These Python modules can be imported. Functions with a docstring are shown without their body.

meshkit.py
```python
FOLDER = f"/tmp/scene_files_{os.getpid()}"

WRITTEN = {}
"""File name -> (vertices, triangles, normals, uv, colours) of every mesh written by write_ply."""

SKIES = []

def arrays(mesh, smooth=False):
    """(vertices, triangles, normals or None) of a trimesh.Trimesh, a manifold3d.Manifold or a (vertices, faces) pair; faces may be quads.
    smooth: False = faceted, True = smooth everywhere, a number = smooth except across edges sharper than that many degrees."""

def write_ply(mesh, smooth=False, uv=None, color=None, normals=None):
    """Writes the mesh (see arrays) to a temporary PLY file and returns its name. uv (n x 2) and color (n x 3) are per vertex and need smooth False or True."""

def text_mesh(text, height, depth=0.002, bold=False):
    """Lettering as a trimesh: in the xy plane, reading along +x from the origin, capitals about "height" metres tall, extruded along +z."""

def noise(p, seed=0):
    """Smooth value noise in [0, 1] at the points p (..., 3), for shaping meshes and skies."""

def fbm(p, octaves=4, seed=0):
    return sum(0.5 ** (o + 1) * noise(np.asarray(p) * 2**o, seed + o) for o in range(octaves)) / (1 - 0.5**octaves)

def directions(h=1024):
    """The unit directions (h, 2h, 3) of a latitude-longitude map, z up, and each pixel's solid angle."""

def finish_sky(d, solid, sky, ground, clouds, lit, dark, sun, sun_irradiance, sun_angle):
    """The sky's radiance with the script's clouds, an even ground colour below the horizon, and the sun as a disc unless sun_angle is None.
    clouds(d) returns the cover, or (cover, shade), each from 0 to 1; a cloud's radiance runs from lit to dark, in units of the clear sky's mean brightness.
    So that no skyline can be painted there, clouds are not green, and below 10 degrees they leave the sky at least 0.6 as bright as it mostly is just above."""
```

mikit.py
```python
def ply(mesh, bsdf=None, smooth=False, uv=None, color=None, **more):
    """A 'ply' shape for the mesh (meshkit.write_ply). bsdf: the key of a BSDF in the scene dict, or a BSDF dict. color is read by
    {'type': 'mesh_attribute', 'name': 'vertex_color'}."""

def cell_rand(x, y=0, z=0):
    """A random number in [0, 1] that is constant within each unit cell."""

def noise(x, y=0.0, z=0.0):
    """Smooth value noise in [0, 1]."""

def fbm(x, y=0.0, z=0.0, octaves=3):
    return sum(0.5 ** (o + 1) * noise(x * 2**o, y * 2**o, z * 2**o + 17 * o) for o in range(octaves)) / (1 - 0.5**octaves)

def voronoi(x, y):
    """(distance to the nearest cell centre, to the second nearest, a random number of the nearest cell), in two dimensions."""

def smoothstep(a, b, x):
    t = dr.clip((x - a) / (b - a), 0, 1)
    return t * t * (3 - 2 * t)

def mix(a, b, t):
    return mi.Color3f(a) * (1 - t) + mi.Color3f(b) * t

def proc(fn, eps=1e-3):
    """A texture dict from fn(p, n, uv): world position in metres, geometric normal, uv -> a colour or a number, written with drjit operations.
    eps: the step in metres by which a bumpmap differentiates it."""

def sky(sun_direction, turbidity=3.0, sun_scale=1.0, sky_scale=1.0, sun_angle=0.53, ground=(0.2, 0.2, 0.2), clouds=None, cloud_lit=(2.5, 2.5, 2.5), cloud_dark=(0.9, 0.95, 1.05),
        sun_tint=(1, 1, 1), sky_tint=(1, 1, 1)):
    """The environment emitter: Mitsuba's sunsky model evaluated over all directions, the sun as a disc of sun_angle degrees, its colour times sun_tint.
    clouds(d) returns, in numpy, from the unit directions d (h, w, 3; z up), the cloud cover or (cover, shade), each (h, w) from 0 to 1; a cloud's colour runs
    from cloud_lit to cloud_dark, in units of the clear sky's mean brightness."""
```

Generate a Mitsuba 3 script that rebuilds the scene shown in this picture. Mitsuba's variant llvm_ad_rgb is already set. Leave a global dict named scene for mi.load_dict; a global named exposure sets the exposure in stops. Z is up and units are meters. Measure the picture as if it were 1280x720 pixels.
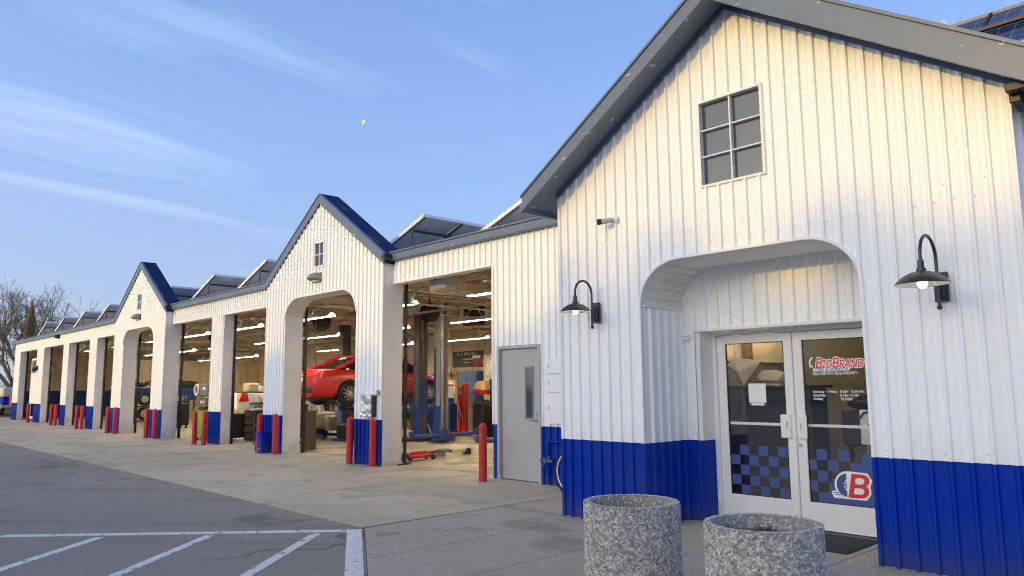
import math, random
import numpy as np
import scipy.sparse, scipy.sparse.csgraph
import trimesh, shapely
import shapely.geometry as sg
import drjit as dr
import mitsuba as mi
import mikit, meshkit
from mikit import noise, fbm, voronoi, smoothstep, mix, cell_rand

# ---------------------------------------------------------------- camera, sky, exposure
YAW, PITCH, ROLL, FPX = 0.8144, 0.1303, -0.0091, 940.85
CAM = np.array([6.2439, -8.5374, 1.5075])
_F = np.array([-math.sin(YAW) * math.cos(PITCH), math.cos(YAW) * math.cos(PITCH), math.sin(PITCH)])
_R0 = np.array([math.cos(YAW), math.sin(YAW), 0]); _U0 = np.cross(_R0, _F)
_U = -_R0 * math.sin(ROLL) + _U0 * math.cos(ROLL)
T = mi.ScalarTransform4f
scene = {'type': 'scene'}
labels = {}
scene['camera'] = {
    'type': 'perspective', 'fov_axis': 'x', 'fov': 2 * math.degrees(math.atan(640 / FPX)), 'near_clip': 0.05, 'far_clip': 4000.0,
    'to_world': T().look_at(origin=CAM.tolist(), target=(CAM + _F).tolist(), up=_U.tolist()),
}
SUN_AZ, SUN_EL = math.radians(10.0), math.radians(9.5)
SUN = [-math.sin(SUN_AZ) * math.cos(SUN_EL), -math.cos(SUN_AZ) * math.cos(SUN_EL), math.sin(SUN_EL)]


def cirrus(d):
    """Thin combed streaks of high cloud and the pale haze along the whole horizon."""
    z = np.maximum(d[..., 2], 0.03)
    qx_, qy_ = d[..., 0] / z, d[..., 1] / z
    a, b = qx_ * 0.25 - qy_ * 0.97, qx_ * 0.97 + qy_ * 0.25
    w = meshkit.fbm(np.stack([a * 0.9, b * 0.9, 0 * a + 7], -1), 3, seed=402) * 0.7
    c = meshkit.fbm(np.stack([a * 0.75 + w, b * 4.6 + 1.4 * w + a * 0.35, 0 * a + 3.0], -1), 5, seed=421)
    big = meshkit.fbm(np.stack([a * 0.7, b * 0.85, 0 * a + 2.0], -1), 2, seed=93)
    c = np.clip((c - 0.47) * 2.6, 0, 1) * np.clip((big - 0.53) * 5.0, 0, 1)
    hz = 0.34 * np.exp(-np.maximum(d[..., 2], 0) / 0.10)
    return np.clip(0.18 * c * np.clip((d[..., 2] - 0.08) / 0.15, 0, 1) + hz, 0, 1)


scene['sky'] = mikit.sky(SUN, turbidity=8, sun_scale=0.56, sky_scale=1.0, sun_tint=(1.0, 1.10, 0.45), sky_tint=(0.93, 1.21, 2.05), clouds=cirrus, cloud_lit=(2.1, 2.5, 2.8), ground=(0.18, 0.17, 0.16))
exposure = 2.85

# ---------------------------------------------------------------- materials


def P(color, rough=0.5, name=None, metallic=0.0, two=True, **kw):
    b = {'type': 'principled', 'base_color': color if isinstance(color, dict) else {'type': 'rgb', 'value': list(color)}, 'roughness': rough, 'metallic': metallic, **kw}
    b = {'type': 'twosided', 'bsdf': b} if two else b
    if name:
        scene['mat_' + name] = b
        return 'mat_' + name
    return b


def tx(fn):
    return mikit.proc(fn)


def t_white(p, n, uv):
    g = fbm(p.x * 0.9, p.y * 0.9, p.z * 0.7, 3)
    v = 0.89 - 0.02 * smoothstep(0.45, 0.75, g)
    low = smoothstep(1.25, 0.88, p.z) * noise(p.x * 2.5, p.y * 2.5, p.z * 3)
    run = smoothstep(0.72, 0.9, noise(p.x * 5.5, p.y * 5.5, 3)) * smoothstep(0.5, 0.8, noise(p.x * 1.3, p.z * 0.5, 8))
    return mix((0.965, 0.985, 1.0), (0.74, 0.70, 0.63), low * 0.22 + run * 0.10) * v


def t_blue(p, n, uv):
    s = fbm(p.x * 6 + p.y * 6, p.z * 0.6, 0, 3)
    sc = smoothstep(0.70, 0.78, fbm(p.x * 30, p.y * 30, p.z * 9, 3))
    d = smoothstep(0.26, 0.0, p.z) * (0.35 + 0.65 * noise(p.x * 14, p.y * 14, p.z * 22))
    fade = smoothstep(0.35, 0.75, fbm(p.x * 1.1, p.y * 1.1, p.z * 1.6, 3))
    c = mix((0.0, 0.028, 0.34), (0.001, 0.036, 0.39), s)
    c = mix(c, (0.03, 0.06, 0.28), sc * 0.4)
    c = mix(c, (0.012, 0.045, 0.29), fade * 0.7)
    return mix(c, (0.12, 0.11, 0.11), d * 0.40)


def t_jamb(p, n, uv):
    g = fbm(p.x * 2.3, p.y * 2.3, p.z * 1.2, 4)
    sc = smoothstep(0.66, 0.74, fbm(p.y * 20, p.x * 20, p.z * 6, 3))
    low = smoothstep(0.5, 0.0, p.z) * noise(p.x * 9, p.y * 9, p.z * 8)
    v = 0.76 - 0.06 * smoothstep(0.4, 0.75, g) - 0.06 * sc
    return mix((1, 0.985, 0.96), (0.55, 0.47, 0.36), low * 0.75) * v


def t_concrete(p, n, uv):
    a = fbm(p.x * 0.5, p.y * 0.8, 3, 4)
    b = fbm(p.x * 9, p.y * 9, 5, 3)
    st = smoothstep(0.58, 0.72, fbm(p.x * 1.3 + 9, p.y * 2.2, 1, 4))
    c = mix((0.455, 0.385, 0.268), (0.375, 0.315, 0.22), smoothstep(0.3, 0.7, a))
    c = c * (0.88 + 0.24 * b)
    c = mix(c, (0.25, 0.22, 0.18), st * 0.5)
    bay = dr.abs((p.x + 8.86) / 4.09 - dr.round((p.x + 8.86) / 4.09))
    tyre = smoothstep(0.06, 0.0, dr.abs(bay - 0.19)) * smoothstep(-4.2, -1.0, p.y) * fbm(p.x * 5, p.y * 1.4, 2, 3)
    return c * (1 - 0.30 * tyre) * (0.96 + 0.08 * noise(p.x * 90, p.y * 90))


def t_floor(p, n, uv):
    a = fbm(p.x * 0.7, p.y * 0.7, 3, 4)
    st = smoothstep(0.55, 0.7, fbm(p.x * 1.6, p.y * 1.6, 8, 4))
    c = mix((0.50, 0.45, 0.35), (0.36, 0.31, 0.23), smoothstep(0.3, 0.7, a))
    return mix(c, (0.16, 0.14, 0.11), st * 0.6) * (0.9 + 0.2 * noise(p.x * 40, p.y * 40))


def t_asphalt(p, n, uv):
    a = fbm(p.x * 0.35, p.y * 0.35, 2, 4)
    d, d2, r = voronoi(p.x * 70, p.y * 70)
    e, e2, r2 = voronoi(p.x * 28 + 3, p.y * 28)
    v = 0.185 + 0.035 * (a - 0.5) + 0.07 * (r - 0.5) * smoothstep(0.6, 0.2, d)
    v = v + 0.20 * smoothstep(0.965, 0.985, r2) * smoothstep(0.35, 0.2, e)
    crk = smoothstep(0.02, 0.0, dr.abs(fbm(p.x * 0.55 + 4, p.y * 0.55, 9, 4) - 0.52)) * smoothstep(0.5, 0.6, noise(p.x * .2, p.y * .2, 4))
    oil = smoothstep(0.68, 0.80, fbm(p.x * 0.9 + 7, p.y * 0.9 + 2, 6, 4))
    tyre = smoothstep(0.62, 0.75, fbm((p.x * 0.77 + p.y * 0.64) * 0.25, (p.y * 0.77 - p.x * 0.64) * 2.6, 3, 3))
    pale = smoothstep(0.55, 0.72, fbm(p.x * 0.5 + 2, p.y * 0.5 + 5, 1, 3))
    return mi.Color3f(1.22, 1.06, 0.87) * v * (1 - 0.45 * crk) * (1 - 0.35 * oil) * (1 - 0.13 * tyre) * (1.03 + 0.12 * pale)


def t_walk(p, n, uv):
    d, d2, r = voronoi(p.x * 55, p.y * 55)
    e, e2, r2 = voronoi(p.x * 24 + 3, p.y * 24)
    a = fbm(p.x * 0.8, p.y * 0.8, 6, 4)
    v = 0.285 + 0.05 * (a - 0.5) + 0.17 * (r - 0.5) * smoothstep(0.55, 0.15, d)
    v = v + 0.20 * smoothstep(0.93, 0.97, r2) * smoothstep(0.4, 0.2, e)
    st = smoothstep(0.6, 0.75, fbm(p.x * 1.9, p.y * 1.9, 4, 4))
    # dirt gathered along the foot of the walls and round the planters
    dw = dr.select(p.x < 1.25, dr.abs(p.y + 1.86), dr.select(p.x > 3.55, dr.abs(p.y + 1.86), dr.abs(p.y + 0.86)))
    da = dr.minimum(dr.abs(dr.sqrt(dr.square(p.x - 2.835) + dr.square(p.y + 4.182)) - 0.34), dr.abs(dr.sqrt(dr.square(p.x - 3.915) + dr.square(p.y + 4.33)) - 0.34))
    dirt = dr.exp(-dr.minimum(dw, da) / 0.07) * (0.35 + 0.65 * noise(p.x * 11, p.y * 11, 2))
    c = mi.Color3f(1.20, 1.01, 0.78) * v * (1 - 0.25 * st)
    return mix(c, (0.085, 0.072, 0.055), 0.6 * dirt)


def t_paint(p, n, uv):
    w = smoothstep(0.66, 0.74, fbm(p.x * 14, p.y * 14, 2, 4))
    w2 = smoothstep(0.62, 0.7, fbm(p.x * 60, p.y * 60, 4, 2))
    return mix((0.66, 0.64, 0.59), (0.20, 0.19, 0.175), dr.maximum(w * 0.9, w2 * 0.35))


def t_roofgrey(p, n, uv):
    g = fbm(p.x * 1.5, p.y * 1.5, p.z * 1.5, 3)
    sc = smoothstep(0.765, 0.79, fbm(p.x * 9, p.y * 9, p.z * 14, 3))
    c = mix((0.09, 0.135, 0.215), (0.125, 0.17, 0.25), g)
    return mix(c, (0.45, 0.45, 0.46), sc * 0.7)


def t_roofblue(p, n, uv):
    g = smoothstep(0.62, 0.70, fbm(p.x * 2.2, p.y * 5, p.z * 2.2, 3))
    return mix((0.003, 0.017, 0.085), (0.06, 0.05, 0.07), g)


def t_panelback(p, n, uv):
    gx = smoothstep(0.44, 0.5, dr.abs(p.x * 6.3 - dr.round(p.x * 6.3)))
    gy = smoothstep(0.44, 0.5, dr.abs(p.y * 6.3 - dr.round(p.y * 6.3)))
    return mix((0.42, 0.42, 0.43), (0.55, 0.55, 0.55), dr.maximum(gx, gy) * 0.5) * (0.85 + 0.3 * noise(p.x * 3, p.y * 3))


def t_cells(p, n, uv):
    gx = smoothstep(0.46, 0.5, dr.abs(p.x * 6.3 - dr.round(p.x * 6.3)))
    gy = smoothstep(0.46, 0.5, dr.abs(p.y * 6.3 - dr.round(p.y * 6.3)))
    return mix((0.012, 0.02, 0.055), (0.16, 0.17, 0.2), dr.maximum(gx, gy))


def t_intwall(p, n, uv):
    g = fbm(p.x * 1.2, p.y * 1.2, p.z * 1.2, 4)
    s = fbm(p.x * 6 + p.y * 6, p.z * 0.5, 1, 3)
    c = mix((0.66, 0.57, 0.42), (0.54, 0.45, 0.31), g)
    c = c * (1 - 0.25 * smoothstep(0.55, 0.8, s))
    return dr.select(p.z < 1.5, mi.Color3f(0.010, 0.045, 0.22), c)


def t_intbeige(p, n, uv):
    g = fbm(p.x * 1.2, p.y * 1.2, p.z * 1.2, 4)
    s = fbm(p.x * 6 + p.y * 6, p.z * 0.5, 1, 3)
    return mix((0.66, 0.57, 0.42), (0.54, 0.45, 0.31), g) * (1 - 0.25 * smoothstep(0.55, 0.8, s))


def t_ceil(p, n, uv):
    s = dr.abs(p.x * 1.7 - dr.round(p.x * 1.7))
    g = fbm(p.x * 0.9, p.y * 0.9, 2, 4)
    return mix((0.34, 0.29, 0.20), (0.20, 0.165, 0.11), smoothstep(0.35, 0.65, g)) * (0.75 + 0.5 * smoothstep(0.05, 0.12, s))


def t_red(p, n, uv):
    w = smoothstep(0.66, 0.72, fbm(p.x * 25, p.y * 25, p.z * 12, 3))
    f = fbm(p.x * 6, p.y * 6, p.z * 2.5, 3)
    return mix(mix((0.56, 0.010, 0.014), (0.46, 0.014, 0.016), f), (0.30, 0.10, 0.09), w * 0.7)


def t_bark(p, n, uv):
    return mix((0.17, 0.14, 0.105), (0.28, 0.235, 0.18), fbm(p.x * 3, p.y * 3, p.z * 1.2, 3))


def t_soil(p, n, uv):
    d, d2, r = voronoi(p.x * 40, p.y * 40)
    return mix((0.13, 0.105, 0.08), (0.27, 0.235, 0.19), r * fbm(p.x * 12, p.y * 12, 1, 3))


def t_galv(p, n, uv):
    d, d2, r = voronoi(p.x * 14 + p.y * 9, p.z * 14)
    return mi.Color3f(0.55, 0.56, 0.58) * (0.75 + 0.5 * r)


def t_ground(p, n, uv):
    a = fbm(p.x * 0.08, p.y * 0.08, 2, 4)
    return mix((0.13, 0.12, 0.10), (0.20, 0.175, 0.13), a)


def t_foliage(p, n, uv):
    return mix((0.035, 0.055, 0.02), (0.10, 0.11, 0.045), fbm(p.x * 1.1, p.y * 1.1, p.z * 1.1, 3))


WHITE = P(tx(t_white), 0.42, 'white_metal', specular=0.4)
BLUE = P(tx(t_blue), 0.5, 'blue_metal', specular=0.10)
JAMB = P(tx(t_jamb), 0.6, 'jamb')
TRIM = P((0.78, 0.78, 0.775), 0.4, 'white_trim')
CONC = P(tx(t_concrete), 0.85, 'concrete')
FLOOR = P(tx(t_floor), 0.45, 'shop_floor')
ASPH = P(tx(t_asphalt), 0.9, 'asphalt')
WALK = P(tx(t_walk), 0.88, 'walk')
LINE = P(tx(t_paint), 0.7, 'line_paint')
GREYM = P(tx(t_roofgrey), 0.38, 'grey_metal', specular=0.5)
BLUER = P(tx(t_roofblue), 0.6, 'blue_roof', specular=0.2)
PBACK = P(tx(t_panelback), 0.6, 'panel_back')
CELLS = P(tx(t_cells), 0.12, 'panel_cells')
INTW = P(tx(t_intwall), 0.7, 'interior_wall')
INTB = P(tx(t_intbeige), 0.7, 'interior_beige')
CEIL = P(tx(t_ceil), 0.7, 'ceiling')
RED = P(tx(t_red), 0.4, 'red_paint', clearcoat=0.3)
BARK = P(tx(t_bark), 0.9, 'bark')
SOIL = P(tx(t_soil), 0.95, 'soil')
GALV = P(tx(t_galv), 0.35, 'galvanised', metallic=0.8)
GROUND = P(tx(t_ground), 0.95, 'ground')
FOL = P(tx(t_foliage), 0.8, 'foliage')
BLACK = P((0.018, 0.018, 0.02), 0.45, 'black')
RUBBER = P((0.02, 0.02, 0.021), 0.8, 'rubber')
DARK = P((0.05, 0.048, 0.045), 0.6, 'dark_grey')
MID = P((0.22, 0.22, 0.23), 0.5, 'mid_grey')
GREY = P((0.40, 0.40, 0.395), 0.55, 'light_grey')
DOORG = P((0.43, 0.42, 0.41), 0.5, 'door_grey')
ALU = P((0.80, 0.80, 0.79), 0.32, 'painted_aluminium')
STEEL = P((0.55, 0.55, 0.56), 0.28, 'steel', metallic=0.9)
LAMPB = P((0.025, 0.028, 0.034), 0.32, 'lamp_black', clearcoat=0.4)
ENAM = P((0.82, 0.80, 0.74), 0.35, 'enamel')
LBLUE = P((0.014, 0.052, 0.24), 0.4, 'lift_blue')
PBLUE = P((0.06, 0.12, 0.27), 0.5, 'pale_blue')
BEIGE = P((0.62, 0.55, 0.42), 0.6, 'beige')
BROWN = P((0.075, 0.062, 0.05), 0.6, 'brown_board')
GREEN = P((0.11, 0.33, 0.015), 0.5, 'green_plastic')
PAPER = P((0.75, 0.73, 0.66), 0.8, 'paper')
WOOD = P((0.22, 0.13, 0.06), 0.55, 'wood')
ORANGE = P((0.55, 0.13, 0.03), 0.5, 'orange')
CARRED = P((0.52, 0.012, 0.018), 0.28, 'car_red', clearcoat=1.0, clearcoat_gloss=0.95)
CARWHITE = P((0.78, 0.77, 0.74), 0.3, 'car_white', clearcoat=1.0)
CARGREY = P((0.34, 0.34, 0.33), 0.3, 'car_grey', clearcoat=1.0)
TINT = P((0.012, 0.013, 0.015), 0.04, 'tinted_glass', specular=0.9)
TAIL = P((0.65, 0.01, 0.01), 0.15, 'tail_lens', clearcoat=1.0)
DECB = P((0.045, 0.085, 0.26), 0.5, 'decal_blue')
DECR = P((0.68, 0.03, 0.045), 0.5, 'decal_red')
DECW = P((0.82, 0.82, 0.82), 0.5, 'decal_white')
CLOUDW = P((0.9, 0.9, 0.9), 0.9, 'moon_rock')
WINDK = P((0.05, 0.065, 0.095), 0.06, 'gable_glass', specular=0.8)
scene['mat_pane'] = {'type': 'thindielectric', 'int_ior': 1.5}
scene['mat_pebble'] = {'type': 'twosided', 'bsdf': {'type': 'principled', 'base_color': {'type': 'mesh_attribute', 'name': 'vertex_color'}, 'roughness': 0.6}}

# ---------------------------------------------------------------- helpers
_used = {}


def uniq(key):
    n = _used.get(key, 0)
    _used[key] = n + 1
    return key if n == 0 else f'{key}_{n:03d}'


def thing(name, label, cat, group=None):
    k = uniq(name)
    labels[k] = {'label': label, 'category': cat}
    if group:
        labels[k]['group'] = group
    return k


def pieces(m):
    """The separate bodies of a mesh; bodies that touch stay together."""
    m = trimesh.Trimesh(m.vertices, m.faces, process=False)
    q = m.copy(); q.merge_vertices(digits_vertex=5)
    if len(q.faces) != len(m.faces):
        return [m]
    import scipy.sparse as sp
    f = q.faces
    n = len(q.vertices)
    e = np.vstack([f[:, :2], f[:, 1:]])
    k, vl = sp.csgraph.connected_components(sp.coo_matrix((np.ones(len(e)), (e[:, 0], e[:, 1])), shape=(n, n)), directed=False)
    fl = vl[f[:, 0]]
    ids = np.unique(fl)
    if len(ids) < 2 or len(ids) > 120:
        return [m]
    lo = np.array([q.vertices[f[fl == i]].reshape(-1, 3).min(0) for i in ids]) - 0.004
    hi = np.array([q.vertices[f[fl == i]].reshape(-1, 3).max(0) for i in ids]) + 0.004
    hit = np.all((lo[:, None] <= hi[None]) & (lo[None] <= hi[:, None]), -1)
    k, grp = sp.csgraph.connected_components(sp.csr_matrix(hit), directed=False)
    if k < 2 or k > 40:
        return [m]
    out = []
    for g in range(k):
        sel = np.isin(fl, ids[grp == g])
        out.append(trimesh.Trimesh(*_compact(m.vertices, m.faces[sel]), process=False))
    return out


def _compact(v, f):
    u, inv = np.unique(f, return_inverse=True)
    return np.asarray(v)[u], inv.reshape(-1, 3)


def part(parent, name, mesh, bsdf, smooth=False, label=None, kind=None, **kw):
    if parent.count('__') == 2:
        raise ValueError(parent)
    first = None
    whole = kind or 'color' in kw or 'emitter' in kw or name in ('limb', 'lettering') or 'lettering' in name or 'shop_name' in name
    for m in ([mesh] if whole else pieces(mesh)):
        k = uniq(parent + '__' + name)
        scene[k] = mikit.ply(m, bsdf, smooth, **kw)
        if label or kind:
            labels[k] = {}
            if label:
                labels[k]['label'] = label
            if kind:
                labels[k]['kind'] = kind
        first = first or k
    return first


def put(parent, name, shape, M, **kw):
    k = uniq(parent + '__' + name)
    scene[k] = {**shape, 'to_world': M}
    return k


def solo(name, mesh, bsdf, label, cat, smooth=False, group=None, **kw):
    k = thing(name, label, cat, group)
    scene[k] = mikit.ply(mesh, bsdf, smooth, **kw)
    return k


def struct(name, mesh, bsdf, label=None, smooth=False, kind='structure', **kw):
    k = uniq(name)
    scene[k] = mikit.ply(mesh, bsdf, smooth, **kw)
    labels[k] = {'kind': kind}
    if label:
        labels[k]['label'] = label
    return k


def box(x0, x1, y0, y1, z0, z1):
    m = trimesh.creation.box((abs(x1 - x0), abs(y1 - y0), abs(z1 - z0)))
    m.apply_translation(((x0 + x1) / 2, (y0 + y1) / 2, (z0 + z1) / 2))
    return m


def cbox(x0, x1, y0, y1, z0, z1, c=0.008):
    """A box with chamfered edges."""
    x0, x1 = sorted((x0, x1)); y0, y1 = sorted((y0, y1)); z0, z1 = sorted((z0, z1))
    c = min(c, 0.4 * min(x1 - x0, y1 - y0, z1 - z0))
    pts = []
    for X, sx in ((x0, 1), (x1, -1)):
        for Y, sy in ((y0, 1), (y1, -1)):
            for Z, sz in ((z0, 1), (z1, -1)):
                pts += [(X, Y + sy * c, Z + sz * c), (X + sx * c, Y, Z + sz * c), (X + sx * c, Y + sy * c, Z)]
    return trimesh.convex.convex_hull(np.array(pts))


def cat(*ms):
    out = []
    for m in ms:
        out += list(m) if isinstance(m, (list, tuple)) else [m]
    return trimesh.util.concatenate([trimesh.Trimesh(m.vertices, m.faces, process=False) for m in out])


def tube(p, q, r, r2=None, n=12, caps=True):
    p, q = np.asarray(p, float), np.asarray(q, float)
    r2 = r if r2 is None else r2
    d = q - p
    d = d / np.linalg.norm(d)
    a = np.cross(d, [0.31, 0.57, 0.76] if abs(d[2]) < 0.9 else [1, 0, 0])
    a /= np.linalg.norm(a)
    b = np.cross(d, a)
    t = np.arange(n) / n * 2 * np.pi
    ring = np.cos(t)[:, None] * a + np.sin(t)[:, None] * b
    v = np.vstack([p + ring * r, q + ring * r2, p[None], q[None]])
    i = np.arange(n); j = (i + 1) % n
    f = [np.stack([i, j, j + n], 1), np.stack([i, j + n, i + n], 1)]
    if caps:
        f += [np.stack([j, i, np.full(n, 2 * n)], 1), np.stack([i + n, j + n, np.full(n, 2 * n + 1)], 1)]
    return trimesh.Trimesh(v, np.vstack(f), process=False)


def path(pts, r, n=10):
    return cat([tube(a, b, r, n=n) for a, b in zip(pts[:-1], pts[1:])] + [trimesh.creation.icosphere(1, r * 1.0).apply_translation(p) for p in pts[1:-1]])


def lathe(prof, n=32, at=(0, 0, 0)):
    m = trimesh.creation.revolve(np.array(prof, float), sections=n)
    m.apply_translation(at)
    return m


def extr(poly, y0, y1):
    """Polygon in (x, z) extruded from y0 to y1."""
    ms = []
    for g in getattr(poly, 'geoms', [poly]):
        m = trimesh.creation.extrude_polygon(g, y1 - y0, engine='earcut')
        v = m.vertices
        m = trimesh.Trimesh(np.stack([v[:, 0], y1 - v[:, 2], v[:, 1]], 1), m.faces, process=False)
        ms.append(m)
    return cat(ms)


def flat(poly, z0, z1):
    return cat([trimesh.creation.extrude_polygon(g, z1 - z0, engine='earcut').apply_translation((0, 0, z0)) for g in getattr(poly, 'geoms', [poly])])


RIB = [(-0.032, 0), (-0.010, 0.028), (0.011, 0.028), (0.016, 0)]
MINOR = [(0.064, 0), (0.068, 0.0035), (0.080, 0.0035), (0.084, 0)]


RIB3 = [(-0.036, 0), (-0.012, 0.026), (0.006, 0.026), (0.040, 0)]
RIB2 = [(-0.030, 0), (-0.012, 0.027), (0.013, 0.027), (0.017, 0)]


def ribbed(poly, place, phase=0.0, pitch=0.15, minor=True, h=1.0, rib=RIB):
    """Profiled metal sheet with the outline poly (s, z); place(s, d, z) gives world points (d = depth of the profile outwards)."""
    x0, _, x1, _ = poly.bounds
    prof = rib + (MINOR if minor else [])
    xs = {x0, x1}
    for k in range(int(math.floor((x0 - phase) / pitch)) - 1, int(math.ceil((x1 - phase) / pitch)) + 2):
        for o, _ in prof:
            x = phase + k * pitch + o
            if x0 < x < x1:
                xs.add(x)
    xs = sorted(xs)
    off = np.array([o for o, _ in prof] + [prof[0][0] + pitch]); hh = np.array([q for _, q in prof] + [0.0]) * h

    def depth(x):
        u = np.mod(x - phase - off[0], pitch) + off[0]
        return np.interp(u, off, hh)
    V, Fc, n = [], [], 0
    zlo, zhi = poly.bounds[1] - 1, poly.bounds[3] + 1
    for a, b in zip(xs[:-1], xs[1:]):
        if b - a < 1e-6:
            continue
        q = poly.intersection(sg.box(a, zlo, b, zhi))
        da, db = depth(a + 1e-7), depth(b - 1e-7)
        for g in getattr(q, 'geoms', [q]):
            if g.geom_type != 'Polygon' or g.area < 1e-7:
                continue
            v, f = trimesh.creation.triangulate_polygon(g, engine='earcut')
            s = v[:, 0]
            dd = da + (db - da) * (s - a) / (b - a)
            V.append(place(s, dd, v[:, 1])); Fc.append(f + n); n += len(v)
    return trimesh.Trimesh(np.vstack(V), np.vstack(Fc), process=False)


def front(y):
    return lambda s, d, z: np.stack([s, y - d, z], 1)


def right(x):
    return lambda s, d, z: np.stack([x + d, s, z], 1)


def T3(x=0, y=0, z=0, rz=0):
    return T().translate([x, y, z]).rotate([0, 0, 1], rz)


def mv(m, x=0, y=0, z=0, rz=0):
    m = m.copy()
    if rz:
        m.apply_transform(trimesh.transformations.rotation_matrix(math.radians(rz), [0, 0, 1]))
    m.apply_translation((x, y, z))
    return m


# ---------------------------------------------------------------- measures of the place
ZB, HE, ZL, S, G, YR, YD = 0.888, 4.03, 3.585, 0.217, 1.832, -1.05, -0.83
ZS = 3.9945
YJ = 0.28
YBACK = 9.5
XEND = -42.31
GABLES = [(-11.419, -10.433, -7.2955, -6.278), (-23.749, -22.722, -19.559, -18.502)]
COLS = [(-15.40, -14.52), (-27.88, -26.83), (-32.07, -31.09), (-37.10, -35.76), (-42.31, -41.02)]

# ---------------------------------------------------------------- ground, paving
struct('ground', cat(box(-700, 300, -400, 600, -0.6, -0.06)), GROUND, 'bare dry ground running to the horizon')
walk_poly = sg.Polygon([(-1.05, -0.60), (-1.0, -3.93), (8.0, -9.46), (14, -9.46), (14, -0.60)])
lot = sg.Polygon([(-60, -3.935), (-1.003, -3.935), (8.0, -9.466), (30, -9.466), (30, -45), (-60, -45)])
struct('parking_lot', flat(lot, -0.05, -0.010), ASPH, 'worn grey asphalt of the parking lot')
struct('concrete_apron', box(-46, -1.06, -3.925, 0.27, -0.05, -0.012), DARK, 'concrete apron in front of the service bays')
xs = [-46, -42.0, -37.9, -33.8, -29.7, -25.6, -21.1, -17.0, -12.95, -8.86, -4.8, -1.06]
for a, b in zip(xs[:-1], xs[1:]):
    part('concrete_apron', 'slab', box(a + 0.003, b - 0.003, -3.925, 0.27, -0.045, 0.0), CONC)
struct('shop_floor', box(XEND, -3.29, 0.272, YBACK, -0.05, 0.0), FLOOR, 'stained concrete floor inside the service bays')
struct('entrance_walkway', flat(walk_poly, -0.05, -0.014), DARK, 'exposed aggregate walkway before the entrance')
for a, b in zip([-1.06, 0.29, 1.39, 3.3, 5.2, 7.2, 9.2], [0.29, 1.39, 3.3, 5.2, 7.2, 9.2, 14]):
    part('entrance_walkway', 'slab', flat(walk_poly.intersection(sg.box(a + 0.005, -20, b - 0.005, 0)), -0.045, 0.0), WALK)


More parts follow.
